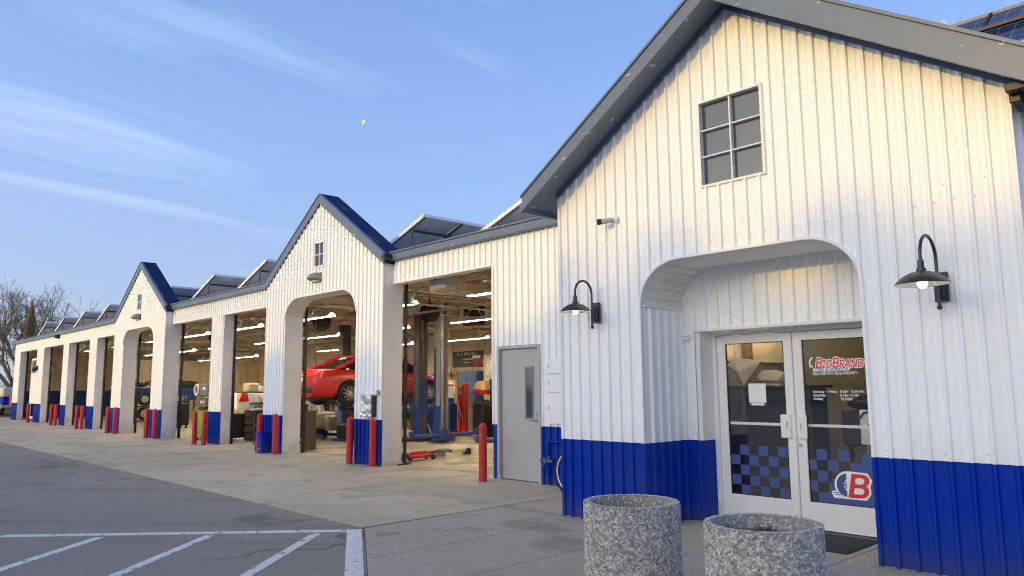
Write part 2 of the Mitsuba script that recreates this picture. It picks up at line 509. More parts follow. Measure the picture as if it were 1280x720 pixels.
def strip(p, q, w0, w1=None):
    """Painted stripe from p to q, w0 to the left and w1 to the right."""
    p, q = np.array(p), np.array(q)
    d = (q - p) / np.linalg.norm(q - p)
    n = np.array([-d[1], d[0]])
    w1 = 0 if w1 is None else w1
    return flat(sg.Polygon([p + n * w0, q + n * w0, q - n * w1, p - n * w1]), -0.0098, -0.006)


for p, q, w0, w1 in [((-6.06, -9.725), (-0.985, -3.96), 0.005, 0.062), ((-6.06, -9.83), (-1.03, -4.10), -0.004, 0.052), ((-0.99, -3.975), (6.0, -8.27), 0.0, 0.155),
                     ((-2.60, -6.12), (-0.2, -8.72), 0.05, 0.05), ((-1.86, -5.27), (0.55, -7.87), 0.05, 0.05), ((-1.14, -4.43), (1.3, -7.07), 0.05, 0.05), ((-3.38, -7.0), (-1.0, -9.5), 0.05, 0.05)]:
    part('parking_lot', 'marking', strip(p, q, w0, w1), LINE)

# ---------------------------------------------------------------- the building
B = thing('auto_repair_shop', 'long white and blue metal auto repair shop with gables and open service bays', 'building')


def arch(x0, x1, zs, zt, rx):
    """Opening with elliptical top corners."""
    pts = [(x0, -0.2), (x0, zs)]
    t = np.linspace(0, np.pi / 2, 9)[1:]
    pts += [(x0 + rx * (1 - math.cos(a)), zs + (zt - zs) * math.sin(a)) for a in t]
    pts += [(x1 - rx * (1 - math.cos(a)), zs + (zt - zs) * math.sin(a)) for a in t[::-1]] + [(x1, zs), (x1, -0.2)]
    return sg.Polygon(pts)


def clad(name, poly, place, phase=0.0, minor=True, rib=None):
    """Cladding above and the blue base below the colour line."""
    up = poly.intersection(sg.box(-100, ZB, 100, 20))
    lo = poly.intersection(sg.box(-100, 0.004, 100, ZB))
    k = None
    if up.area > 1e-4:
        k = part(B, name, ribbed(up, place, phase, minor=minor, rib=rib or RIB), WHITE)
    if lo.area > 1e-4:
        part(B, 'blue_base', ribbed(lo, place, phase, minor=minor, rib=rib or RIB), BLUE, label='dark blue ribbed base of the wall')
    return k


# main entrance gable
XA, XB, XG = 1.218, 3.587, 4.825
AP = 2.4125


def wall_top(x, xl=0.0, xr=XG, z0=3.866, k=0.648):
    return z0 + k * min(x - xl, xr - x)


gable_out = sg.Polygon([(0, 0), (XG, 0), (XG, wall_top(XG)), (AP, wall_top(AP)), (0, wall_top(0))])
entry_arch = arch(XA, XB, 2.385, 2.837, 0.50)
win = sg.box(2.0386, 3.54, 2.7748, 4.465)
core = gable_out.difference(entry_arch)
part(B, 'entrance_gable_core', extr(core.difference(win.buffer(0.001)), -G + 0.004, YR), JAMB)
clad('entrance_gable_cladding', core.difference(win), front(-G), phase=0.145 + 0.0)
# white edging round the arch
ring = entry_arch.buffer(0.028).difference(entry_arch).intersection(sg.box(0, 2.385, 5, 3.2))
part(B, 'arch_trim', extr(ring, -G - 0.026, -G + 0.01), TRIM)
part(B, 'corner_trim', cat(box(XA - 0.03, XA, -G - 0.025, -G + 0.0, ZB, 2.385), box(XB, XB + 0.03, -G - 0.025, -G, ZB, 2.385), box(-0.004, 0.035, -G - 0.025, -G, ZB, 3.86), box(XG - 0.035, XG + 0.004, -G - 0.025, -G, ZB, 3.86)), TRIM)
part(B, 'corner_trim', cat(box(XA - 0.03, XA + 0.003, -G - 0.025, -G - 0.001, 0, ZB), box(XB, XB + 0.03, -G - 0.025, -G, 0, ZB), box(-0.004, 0.035, -G - 0.025, -G, 0, ZB)), BLUE)
# left return of the recess, ribbed, with the ledge where the vault starts
side = sg.box(-G - 0.001, 0.004, YR - 0.01, 2.36)
clad('recess_side_cladding', side, right(XA + 0.003), phase=-1.70, minor=False)
part(B, 'vault_ledge', box(XA + 0.002, XA + 0.03, -G + 0.02, YR, 2.366, 2.388), TRIM)
t_ = np.linspace(0.18, 1.2, 5)
for a in t_:
    part(B, 'vault_seam', box(XA + 0.5 * (1 - math.cos(a)) - 0.003, XA + 0.5 * (1 - math.cos(a)) + 0.004, -G + 0.03, YR, 2.385 + 0.452 * math.sin(a) - 0.004, 2.385 + 0.452 * math.sin(a)), GREY)
# the wall at the back of the recess
JL, JR, HZ = 1.447, 3.43, 2.122
back = entry_arch.buffer(0.0).intersection(sg.box(XA, 0, XB, 4)).difference(sg.box(JL, -1, JR, HZ))
clad('recess_back_cladding', back.difference(sg.box(JL - 0.06, -1, JL, HZ)), front(YR - 0.002), phase=0.04)
part(B, 'door_jamb_trim', cat(box(JL - 0.058, JL, YR - 0.018, YR + 0.02, ZB, HZ), box(JL - 0.003, JL, YR + 0.02, YD + 0.03, ZB, HZ)), TRIM)
part(B, 'door_jamb_trim', cat(box(JL - 0.058, JL, YR - 0.018, YR + 0.02, 0, ZB), box(JL - 0.003, JL, YR + 0.02, YD + 0.03, 0, ZB)), BLUE)
part(B, 'header_trim', cat(box(JL - 0.07, XB, YR - 0.045, YR - 0.0, HZ - 0.012, HZ + 0.022), box(JL - 0.003, XB, YR, YD + 0.02, HZ - 0.008, HZ + 0.012)), TRIM)
part(B, 'recess_back_core', extr(back.buffer(-0.002), YR + 0.02, YD + 0.04), JAMB)

# the gable's window
wn = part(B, 'gable_window', cat(box(2.0386, 2.060, -G - 0.03, -G + 0.06, 3.54, 4.465), box(2.748, 2.7748, -G - 0.035, -G + 0.06, 3.54, 4.465), box(2.060, 2.748, -G - 0.03, -G + 0.06, 3.54, 3.562),
                                box(2.060, 2.748, -G - 0.03, -G + 0.06, 4.443, 4.465)), TRIM, label='white framed six pane window in the entrance gable')
part(wn, 'muntin', box(2.399, 2.413, -G - 0.016, -G + 0.05, 3.563, 4.442), TRIM)
for z in (3.866, 4.148):
    part(wn, 'muntin', box(2.061, 2.747, -G - 0.012, -G + 0.05, z - 0.006, z + 0.006), TRIM)
for i in range(2):
    for j in range(3):
        x0 = (2.061, 2.415)[i]; z0 = (3.563, 3.873, 4.155)[j]; z1 = (3.859, 4.141, 4.442)[j]
        part(wn, 'pane', box(x0, x0 + (0.336, 0.332)[i], -G + 0.035 + 0.001 * i, -G + 0.04 + 0.001 * i, z0, z1), WINDK)

# entrance doors ------------------------------------------------
QS = (8.5374 + YD) / (8.5374 - 0.62)


def qx(x): return 6.2439 + (x - 6.2439) * QS


def qz(z): return 1.5075 + (z - 1.5075) * QS


L0, L1, R0, R1 = qx(1.376), qx(2.304), qx(2.315), qx(3.243)
ZT, ZBOT = qz(2.078), 0.03
fr = part(B, 'door_frame', cat(box(JL + 0.002, L0 - 0.004, YD, YD + 0.11, 0, ZT + 0.006), box(R1 + 0.004, JR, YD, YD + 0.11, 0, ZT + 0.006), box(JL + 0.002, JR, YD, YD + 0.11, ZT + 0.006, HZ - 0.012)), ALU, label='white aluminium frame of the entrance doors')
part(B, 'door_sill', box(JL, JR, YD - 0.02, YD + 0.15, 0.0, 0.016), STEEL)
gz0, gz1 = qz(0.266), qz(1.984)
DOORS = []
for nm, a, b, g0, g1 in (('left', L0, L1, qx(1.485), qx(2.205)), ('right', R0, R1, qx(2.42), qx(3.14))):
    d = part(B, 'entrance_door', cat(cbox(a, g0, YD + 0.02, YD + 0.065, ZBOT, ZT), cbox(g1, b, YD + 0.02, YD + 0.065, ZBOT, ZT), box(g0 - 0.004, g1 + 0.004, YD + 0.022, YD + 0.063, ZBOT, gz0), box(g0 - 0.004, g1 + 0.004, YD + 0.022, YD + 0.063, gz1, ZT - 0.004)), ALU,
             label=f'{nm} white aluminium entrance door with blue checkered film')
    part(d, 'glass', box(g0, g1, YD + 0.044, YD + 0.0445, gz0, gz1), 'mat_pane')
    part(d, 'glass_bead', cat(box(g0, g0 + 0.008, YD + 0.028, YD + 0.05, gz0, gz1), box(g1 - 0.008, g1, YD + 0.028, YD + 0.05, gz0, gz1), box(g0 + 0.008, g1 - 0.008, YD + 0.028, YD + 0.05, gz0, gz0 + 0.008), box(g0 + 0.008, g1 - 0.008, YD + 0.028, YD + 0.05, gz1 - 0.008, gz1)), BLACK)
    part(d, 'push_bar', box(g0, g1, YD + 0.055, YD + 0.10, qz(1.050), qz(1.078)), ALU)
    DOORS.append((d, g0, g1))
YF = YD + 0.038   # film on the outside of the glass
dl, dr_ = DOORS[0][0], DOORS[1][0]
part(dl, 'pull_handle', cat(cbox(qx(2.149), qx(2.262), YD - 0.012, YD + 0.0, qz(0.925), qz(1.178), 0.004), box(qx(2.17), qx(2.19), YD, YD + 0.02, qz(0.95), qz(1.15)), box(qx(2.225), qx(2.262), YD + 0.0, YD + 0.02, qz(0.925), qz(1.178))), ALU)
part(dr_, 'pull_handle', cat(cbox(qx(2.345), qx(2.445), YD - 0.012, YD + 0.0, qz(0.927), qz(1.176), 0.004), box(qx(2.345), qx(2.372), YD + 0.0, YD + 0.02, qz(0.927), qz(1.176))), ALU)
part(dr_, 'lock', mv(tube((0, 0, 0), (0, -0.018, 0), 0.019, n=20), qx(2.352), YD + 0.02, qz(0.855)), STEEL)


def text_on(s, h, x, z, y, bold=False, depth=0.0008, shear=0.0, vertical=False, sx=1.0):
    m = meshkit.text_mesh(s, h, depth, bold)
    v = np.array(m.vertices)
    v[:, 0] = v[:, 0] * sx + v[:, 1] * shear
    if vertical:
        v = np.stack([v[:, 1], -v[:, 0], v[:, 2]], 1)
    return trimesh.Trimesh(np.stack([x + v[:, 0], y - v[:, 2], z + v[:, 1]], 1), m.faces, process=False)


part(dl, 'pull_lettering', text_on('PULL', 0.020, qx(2.213), qz(1.10), YD - 0.0125, True, vertical=True), BLACK, label='black letters PULL on the handle')
part(dr_, 'pull_lettering', text_on('PULL', 0.020, qx(2.372), qz(1.085), YD - 0.0125, True, vertical=True), BLACK, label='black letters PULL on the handle')

# checkered film
for d, g0, g1, first in ((dl, DOORS[0][1], DOORS[0][2], qx(1.61)), (dr_, DOORS[1][1], DOORS[1][2], qx(2.51))):
    w = 0.1135; zt = qz(0.821)
    rows = 5
    h = (zt - gz0) / rows
    for r in range(rows):
        for c in range(-2, 7):
            x0 = first + (c * 2 + (r % 2)) * w - (w if False else 0)
            x1 = x0 + w
            x0c, x1c = max(x0, g0 + 0.008), min(x1, g1 - 0.008)
            if d == dr_:
                x1c = min(x1c, qx(2.86) - 0.0)
            if x1c - x0c > 0.004:
                part(d, 'checker_square', box(x0c, x1c, YF, YF + 0.0006, zt - (r + 1) * h + (0.008 if r == 4 else 0), zt - r * h), DECB)
solid = sg.Polygon([(qx(2.53), gz0 + 0.008), (DOORS[1][2] - 0.008, gz0 + 0.008), (DOORS[1][2] - 0.008, qz(0.80)), (qx(2.98), qz(0.80)), (qx(2.98), qz(0.70)), (qx(2.86), qz(0.70)), (qx(2.86), qz(0.60)), (qx(2.755), qz(0.60)), (qx(2.755), qz(0.40)), (qx(2.62), qz(0.40)), (qx(2.62), qz(0.33)), (qx(2.53), qz(0.33))])
part(dr_, 'blue_film', extr(solid, YF - 0.0016, YF - 0.001), DECB, label='solid blue film behind the round wheel logo')

# round wheel and letter emblem
ex, ez = qx(2.842), qz(0.468)
cw = 0.118
wheel_c = sg.Point(ex - 0.012, ez + 0.0).buffer(0.118).intersection(sg.box(ex - 0.3, ez - 0.112, ex - 0.012, ez + 0.3))
tail_ = sg.Polygon([(ex - 0.165, ez - 0.085), (ex - 0.05, ez - 0.075), (ex - 0.03, ez - 0.112), (ex - 0.15, ez - 0.112)])
bmesh = text_on('B', 0.222, 0, ez - 0.111, YF - 0.0034, True, shear=0.16)
_v = np.array(bmesh.vertices); _v[:, 0] = ex - 0.018 + (_v[:, 0] - _v[:, 0].min()) * 0.214 / np.ptp(_v[:, 0]); bmesh = trimesh.Trimesh(_v, bmesh.faces, process=False)
back_ = shapely.union_all([wheel_c, tail_, sg.Polygon([(ex - 0.012, ez - 0.111), (ex + 0.15, ez - 0.111), (ex + 0.185, ez - 0.06), (ex + 0.18, ez + 0.01), (ex + 0.20, ez + 0.06), (ex + 0.17, ez + 0.111), (ex - 0.012, ez + 0.118)])]).buffer(0.022)
part(dr_, 'emblem_ground', extr(back_, YF - 0.0024, YF - 0.0018), DECW, label='white outline of the wheel and letter emblem')
ring_ = sg.Point(ex - 0.012, ez).buffer(0.118).difference(sg.Point(ex + 0.005, ez).buffer(0.066)).intersection(sg.box(ex - 0.3, ez - 0.111, ex - 0.030, ez + 0.3))
hub_ = [sg.Point(ex - 0.012, ez).buffer(0.018)]
for a in (100, 140, 180, 220, 260):
    c, s_ = math.cos(math.radians(a)), math.sin(math.radians(a))
    hub_.append(sg.LineString([(ex - 0.012, ez), (ex - 0.012 + 0.052 * c, ez + 0.052 * s_)]).buffer(0.007))
hub_ = shapely.union_all(hub_).intersection(sg.box(ex - 0.3, ez - 0.2, ex - 0.030, ez + 0.2))
dash = [sg.box(ex - 0.150, ez - 0.100, ex - 0.085, ez - 0.092), sg.box(ex - 0.165, ez - 0.083, ex - 0.098, ez - 0.076)]
part(dr_, 'emblem_wheel', cat(extr(ring_, YF - 0.0034, YF - 0.0027), extr(hub_, YF - 0.0034, YF - 0.0027), [extr(q, YF - 0.0034, YF - 0.0027) for q in dash]), DECB)
part(dr_, 'emblem_letter', bmesh, DECR, label='red letter B of the emblem')

# shop lettering
def wordmark(y, grow=0.0, pts=((0, 0),)):
    ms = []
    for dx, dz in pts:
        x = qx(2.552)
        for s, h in (('B', 0.100), ('IG', 0.078), ('B', 0.100), ('RAND', 0.078)):
            m = text_on(s, h, x + dx, qz(1.677) + dz, y, True, shear=0.18, sx=1.02)
            ms.append(m)
            x = m.vertices[:, 0].max() - dx + 0.002 - 0.18 * h * 0.75
    return cat(ms)


offs = [(0.010 * math.cos(a), 0.010 * math.sin(a)) for a in np.arange(8) / 8 * 2 * np.pi]
wm = wordmark(YF - 0.0024)
W_ = wm.vertices[:, 0].max() - wm.vertices[:, 0].min()
sc_ = (qx(3.058) - qx(2.552)) / W_


def squeeze(m):
    v = np.array(m.vertices)
    v[:, 0] = qx(2.552) + (v[:, 0] - qx(2.552)) * sc_
    return trimesh.Trimesh(v, m.faces, process=False)


part(dr_, 'shop_name_outline', squeeze(wordmark(YF - 0.001, pts=offs)), DECW)
part(dr_, 'shop_name', squeeze(wm), DECR, label='red lettering BIG BRAND edged in white')
arc = sg.LineString([(qx(2.505) + 0.045 - 0.055 * math.cos(a), qz(1.735) + 0.055 * math.sin(a)) for a in np.linspace(-0.9, 1.1, 10)]).buffer(0.008)
part(dr_, 'logo_swoosh', cat(extr(arc, YF - 0.0008, YF - 0.0002), box(qx(2.485), qx(2.53), YF - 0.0008, YF - 0.0002, qz(1.686), qz(1.698))), DECW)
part(dr_, 'name_band', box(qx(2.534), qx(2.915), YF - 0.0008, YF - 0.0002, qz(1.638), qz(1.676)), DECW)
m = text_on('TIRE & SERVICE', 0.028, qx(2.545), qz(1.643), YF - 0.0012, True)
v = np.array(m.vertices); v[:, 0] = qx(2.545) + (v[:, 0] - v[:, 0].min()) * (qx(2.905) - qx(2.545)) / np.ptp(v[:, 0]); m = trimesh.Trimesh(v, m.faces, process=False)
part(dr_, 'service_lettering', m, DECB, label='blue words TIRE & SERVICE on a white band')


def fit_text(s, h, x0, x1, z, bold=True):
    m = text_on(s, h, x0, z, YF - 0.0012, bold)
    v = np.array(m.vertices)
    v[:, 0] = x0 + (v[:, 0] - v[:, 0].min()) * (x1 - x0) / np.ptp(v[:, 0])
    return trimesh.Trimesh(v, m.faces, process=False)


part(dr_, 'slogan_lettering', fit_text('Big on SERVICE. Big on PRIORITY.', 0.025, qx(2.522), qx(3.006), qz(1.604)), DECW, label='small white slogan under the shop name')
part(dr_, 'hours_lettering', cat(fit_text('Monday - Friday', 0.023, qx(2.515), qx(2.775), qz(1.413)), fit_text('8 AM - 5:30 PM', 0.023, qx(2.805), qx(3.05), qz(1.413)), fit_text('Saturday', 0.023, qx(2.515), qx(2.65), qz(1.375)),
                                 fit_text('8 AM - 4 PM', 0.023, qx(2.805), qx(2.99), qz(1.375)), fit_text('Sunday', 0.023, qx(2.515), qx(2.62), qz(1.337)), fit_text('CLOSED', 0.023, qx(2.81), qx(2.93), qz(1.337))), DECW, label='white opening hours lettering')
k = solo('window_notice', cat(box(qx(1.755), qx(1.968), YF - 0.0012, YF - 0.0006, qz(1.302), qz(1.517))), DECW, 'white square notice with a blue foot taped inside the left entrance door', 'notice')
part(k, 'blue_strip', box(qx(1.755), qx(1.968), YF - 0.0012, YF - 0.0006, qz(1.266), qz(1.3015)), DECB)
part(k, 'strip_lettering_band', box(qx(1.785), qx(1.94), YF - 0.0017, YF - 0.0013, qz(1.272), qz(1.296)), DECW)

# roof of the entrance wing -------------------------------------
OV = 0.40


def rake(x0, xm, x1, zbot, ztop, y0, y1, k, zl):
    """Both sloping bands of a gable between y0 and y1, measured from the wall's top line."""
    def zz(x): return zl + k * (min(x - 0, 0))
    out = []
    return out


def chevron(xl, xr, z0, k, a, b, dl_, dr2, bl=None):
    """Chevron polygon following the two slopes of a gable: from a to b (vertical) over the wall line, overhanging dl_ and dr2 at the eaves; bl = b on the left slope."""
    xm = (xl + xr) / 2
    za = z0 + k * (xm - xl)
    bl = b if bl is None else bl
    return sg.Polygon([(xl - dl_, z0 - k * dl_ + a), (xm, za + a), (xr + dr2, z0 - k * dr2 + a), (xr + dr2, z0 - k * dr2 + b), (xm, za + b), (xm - 0.001, za + bl), (xl - dl_, z0 - k * dl_ + bl)])


fa = chevron(0, XG, 3.866, 0.648, -0.055, 0.185, 0.24, 0.26, 0.105)
part(B, 'entrance_fascia', extr(fa, -G - OV - 0.012, -G - OV + 0.012), GREYM, label='blue grey metal rake fascia over the entrance')
part(B, 'fascia_lip', extr(chevron(0, XG, 3.866, 0.648, 0.107, 0.135, 0.25, -XG / 2 - 0.003), -G - OV - 0.03, -G - OV + 0.05), GREYM)
part(B, 'fascia_lip', extr(sg.Polygon([(XG / 2 + 0.002, 3.866 + 0.648 * XG / 2 + 0.187), (XG / 2 + 0.002, 3.866 + 0.648 * XG / 2 + 0.222), (XG + 0.275, 3.866 - 0.648 * 0.275 + 0.222), (XG + 0.275, 3.866 - 0.648 * 0.275 + 0.187)]), -G - OV - 0.035, -G - OV + 0.05), GREYM)
part(B, 'fascia_lip', extr(chevron(0, XG, 3.866, 0.648, -0.075, -0.057, 0.26, 0.26), -G - OV - 0.018, -G - OV + 0.03), GREYM)
part(B, 'soffit', extr(chevron(0, XG, 3.866, 0.648, -0.002, 0.012, 0.26, 0.26), -G - OV + 0.014, 8.0), GREYM)
part(B, 'entrance_roof', extr(chevron(0, XG, 3.866, 0.648, 0.014, 0.18, 0.23, 0.25, 0.10), -G - OV + 0.016, 8.0), BLUER, label='blue metal roof of the entrance wing')
part(B, 'rake_trim', extr(chevron(0, XG, 3.866, 0.648, -0.062, -0.004, -0.01, -0.01), -G - 0.045, -G - 0.022), GREYM)
part(B, 'eave_gutter', cat(cbox(-0.32, -0.245, -G - OV + 0.02, 8.0, 3.63, 3.745), []), GREYM)
part(B, 'eave_gutter', cbox(XG + 0.262, XG + 0.36, -G - OV + 0.01, 8.0, 3.62, 3.74), BLACK)
part(B, 'gutter_elbow', cat(cbox(XG + 0.03, XG + 0.258, -G - 0.30, -G - 0.2, 3.66, 3.73), cbox(XG + 0.03, XG + 0.11, -G - 0.20, -G + 0.1, 3.60, 3.70)), BLACK)
# the wing's side walls
clad('side_cladding', sg.box(-G + 0.002, 0.0, 8.0, 3.86), right(XG), phase=-1.7)
part(B, 'side_wall', box(XG - 0.12, XG - 0.002, YR + 0.002, 8.0, 0, 3.86), JAMB)
part(B, 'side_wall', box(0.002, 0.12, YR + 0.002, 8.0, 0, 3.86), JAMB)
sw = part(B, 'side_window', cat(box(XG + 0.0, XG + 0.04, -1.25, -0.2, 3.40, 3.45), box(XG, XG + 0.04, -1.25, -1.2, 2.4, 3.40), box(XG, XG + 0.04, -0.25, -0.2, 2.4, 3.4), box(XG, XG + 0.04, -1.25, -0.2, 2.35, 2.4)), GREYM)
part(sw, 'pane', box(XG + 0.022, XG + 0.026, -1.2, -0.25, 2.4, 3.4), WINDK)

# wing interior (waiting room)
part(B, 'waiting_room_floor', box(0.121, XG - 0.121, YD + 0.15, 3.6, -0.03, 0.004), P((0.24, 0.24, 0.245), 0.35, 'room_floor'))
part(B, 'waiting_room_wall', cat(box(0.121, XG - 0.121, 3.6, 3.7, 0, 2.7), box(0.122, 0.16, YD + 0.05, 3.6, 0, 2.7), box(XG - 0.16, XG - 0.122, YD + 0.05, 3.6, 0, 2.7)), P((0.17, 0.165, 0.16), 0.7, 'room_wall'))
part(B, 'waiting_room_ceiling', box(0.121, XG - 0.121, YD + 0.12, 3.7, 2.7, 2.78), DARK)

# ---- service wing: side-door wall, lintels, columns, small gables
LINT = [(-6.278, 0.0), (-18.502, -11.419), (-42.31, -23.749)]
XW = -3.288
side_wall = sg.box(XW, 0.0, 0.0, HE).difference(sg.box(-3.163, -0.1, -2.154, 2.18))
lint0 = shapely.union_all([sg.box(-6.278, ZL, XW, HE), side_wall])
clad('bay_wall_cladding', lint0, front(0.0), phase=-3.165, minor=False, rib=RIB2)
part(B, 'bay_wall_core', extr(lint0, 0.004, YJ), JAMB)
l1 = shapely.union_all([sg.box(-18.502, ZL, -11.419, HE), sg.box(COLS[0][0], 0, COLS[0][1], HE)])
clad('bay_wall_cladding', l1, front(0.0), phase=-3.165, minor=False, rib=RIB2)
part(B, 'bay_wall_core', extr(l1, 0.004, YJ), JAMB)
l2 = shapely.union_all([sg.box(-42.31, ZL, -23.749, HE)] + [sg.box(a, 0, b, HE) for a, b in COLS[1:]])
clad('bay_wall_cladding', l2, front(0.0), phase=-3.165, minor=False, rib=RIB3)
part(B, 'bay_wall_core', extr(l2, 0.004, YJ), JAMB)
part(B, 'lintel_trim', cat([box(a, b, -0.03, 0.02, ZL - 0.022, ZL + 0.006) for a, b in ((-6.24, XW - 0.0), (-18.46, -15.41), (-14.51, -11.43), (-26.82, -23.76), (-31.08, -27.89), (-35.75, -32.08), (-41.01, -37.11))]), TRIM)
part(B, 'corner_trim', cat(box(XW - 0.004, XW + 0.035, -0.026, -0.0, ZB, ZL)), TRIM)
# gutters along the low eaves
for a, b in ((-6.28, -0.01), (-18.50, -11.42), (-42.75, -23.75)):
    part(B, 'eave_gutter', cat(cbox(a, b, -0.13, 0.06, HE - 0.004, HE + 0.135, 0.01), cbox(a, b, -0.15, 0.06, HE + 0.136, HE + 0.172, 0.006)), GREYM, label='grey gutter along the low eave')
part(B, 'downspout', cat(cbox(-0.34, -0.02, -0.24, -0.155, HE + 0.01, HE + 0.085, 0.008), cbox(-0.34, -0.25, -0.24, -0.155, HE + 0.086, HE + 0.22, 0.008)), TRIM, label='white gutter outlet beside the entrance gable')
part(B, 'low_roof', cat(box(XEND - 0.3, 0.0, 0.07, YBACK + 0.2, HE + 0.12, HE + 0.17)), TRIM, label='low metal roof behind the eave')

for gi, (a, b, c, d) in enumerate(GABLES):
    xm = (a + d) / 2
    k = (5.672 - ZS) / (xm - a)
    out = sg.Polygon([(a, 0), (d, 0), (d, ZS), (xm, 5.672), (a, ZS)])
    op = arch(b, c, 3.10, 3.595, 0.62)
    wbox = sg.box(xm - 0.235, 4.205, xm + 0.215, 4.79)
    body = out.difference(op)
    clad('small_gable_cladding', body.difference(wbox), front(-S), phase=a + 0.02, minor=False, rib=(RIB2, RIB3)[gi])
    part(B, 'small_gable_core', extr(body.difference(wbox.buffer(0.001)), -S + 0.004, YJ - 0.04), JAMB)
    rg = op.buffer(0.025).difference(op).intersection(sg.box(a, 3.1, d, 4))
    part(B, 'arch_trim', extr(rg, -S - 0.025, -S + 0.01), TRIM)
    part(B, 'corner_trim', cat(box(a - 0.002, a + 0.03, -S - 0.024, -S, ZB, ZS), box(d - 0.03, d + 0.002, -S - 0.024, -S, ZB, ZS)), TRIM)
    # fascia and little roof
    part(B, 'small_gable_fascia', extr(chevron(a, d, ZS, k, -0.012, 0.19, 0.06, 0.06), -S - 0.06, -S - 0.03), GREYM, label='grey blue rake fascia of a small gable')
    part(B, 'fascia_lip', extr(chevron(a, d, ZS, k, 0.192, 0.222, 0.07, 0.07), -S - 0.075, -S + 0.0), GREYM)
    part(B, 'small_gable_roof', extr(chevron(a, d, ZS, k, 0.0, 0.222, 0.05, 0.05), -S + 0.002, 0.22), BLUER, label='blue metal roof of a small gable')
    part(B, 'gutter_outlet', tube((d + 0.085, -S - 0.09, HE + 0.06), (d + 0.085, -0.14, HE + 0.06), 0.062, n=18), BLACK)
    w = part(B, 'gable_window', cat(box(xm - 0.235, xm - 0.20, -S - 0.03, -S + 0.05, 4.205, 4.79), box(xm + 0.18, xm + 0.215, -S - 0.03, -S + 0.05, 4.205, 4.79), box(xm - 0.20, xm + 0.18, -S - 0.03, -S + 0.05, 4.205, 4.24), box(xm - 0.20, xm + 0.18, -S - 0.03, -S + 0.05, 4.755, 4.79),
                                    box(xm - 0.02, xm + 0.0, -S - 0.02, -S + 0.03, 4.24, 4.755), box(xm - 0.20, xm + 0.18, -S - 0.016, -S + 0.03, 4.487, 4.508)), TRIM, label='small four pane window high in a small gable')
    for x0 in (xm - 0.198, xm + 0.002):
        for z0, z1 in ((4.242, 4.485), (4.510, 4.753)):
            part(w, 'pane', box(x0, x0 + 0.176, -S + 0.010, -S + 0.016, z0, z1), WINDK)
# rubber door seals and rail guides behind the jambs
jb = []
for a, b in [(XW - 0.0, XW + 0.0)] + [(c, d) for _, _, c, d in GABLES] + [(a, b) for a, b, _, _ in GABLES] + COLS:
    jb.append(b)
for x in [-6.278, -10.433, -18.502, -22.722, -14.52, -26.83, -31.09, -35.76, -41.02]:
    part(B, 'door_seal', cat(box(x - 0.004, x + 0.025, YJ + 0.001, YJ + 0.03, 0, ZL + 0.05), box(x - 0.04, x - 0.01, YJ + 0.03, YJ + 0.09, 0, ZL + 0.2)), BLACK)
part(B, 'door_seal', box(XW - 0.03, XW + 0.01, YJ + 0.001, YJ + 0.05, 0, ZL), MID)

# interior shell
part(B, 'back_wall', box(XEND, -3.17, YBACK, YBACK + 0.15, 0, HE + 0.12), INTB)
part(B, 'end_wall', box(XEND - 0.0, XEND + 0.12, YJ, YBACK, 0, HE + 0.1), INTW)
part(B, 'end_wall', box(XEND - 0.06, XEND - 0.002, 0.004, YBACK, 0, HE + 0.12), JAMB)
part(B, 'partition_wall', box(-3.285, -3.17, YJ + 0.002, YBACK, 0, HE + 0.12), INTB)
part(B, 'wall_ledge', box(XEND + 0.13, -3.3, YBACK - 0.12, YBACK - 0.002, 3.42, 3.56), BEIGE)
part(B, 'ceiling_deck', box(XEND, -3.17, YJ + 0.002, YBACK, HE + 0.02, HE + 0.115), CEIL)
yy = 0.9
while yy < YBACK - 0.2:
    part(B, 'purlin', cat(box(XEND + 0.14, -3.3, yy - 0.03, yy + 0.03, HE - 0.17, HE + 0.018), box(XEND + 0.14, -3.3, yy - 0.03, yy + 0.07, HE - 0.185, HE - 0.172)), BEIGE)
    yy += 1.15
for x in (-6.9, -10.99, -15.05, -19.1, -23.2, -27.3, -31.5, -36.4):
    part(B, 'roof_beam', cat(box(x - 0.09, x + 0.09, YJ + 0.16, YBACK - 0.15, HE - 0.46, HE - 0.44), box(x - 0.012, x + 0.012, YJ + 0.16, YBACK - 0.15, HE - 0.44, HE - 0.2), box(x - 0.09, x + 0.09, YJ + 0.16, YBACK - 0.15, HE - 0.2, HE - 0.186)), BEIGE)
def joist(x):
    ms = [box(x - 0.04, x + 0.04, YJ + 0.16, YBACK - 0.15, HE - 0.62, HE - 0.59), box(x - 0.04, x + 0.04, YJ + 0.16, YBACK - 0.15, HE - 0.22, HE - 0.188)]
    ys = np.arange(YJ + 0.2, YBACK - 0.2, 0.3)
    for q, (a, b) in enumerate(zip(ys[:-1], ys[1:])):
        z0, z1 = (HE - 0.595, HE - 0.215) if q % 2 == 0 else (HE - 0.215, HE - 0.595)
        ms.append(tube((x, a, z0), (x, b, z1), 0.012, n=5, caps=False))
    return cat(ms)


for x in (-4.0, -5.6, -7.9, -9.6, -12.0, -13.7, -16.1, -17.8, -20.2, -21.9, -24.4, -26.2, -29.0):
    part(B, 'roof_joist', joist(x), BEIGE)
for x0, x1 in ((-6.2, -3.4), (-10.35, -7.37), (-14.45, -11.5), (-18.42, -15.5), (-22.64, -19.64), (-26.75, -23.85), (-31.0, -27.98)):
    for x in (x0, x1):
        pts = [(x, YJ + 0.10, 3.2), (x, YJ + 0.2, 3.45), (x, YJ + 0.42, 3.56), (x, 3.3, 3.62)]
        part(B, 'door_rail', path(pts, 0.024, 6), GALV)

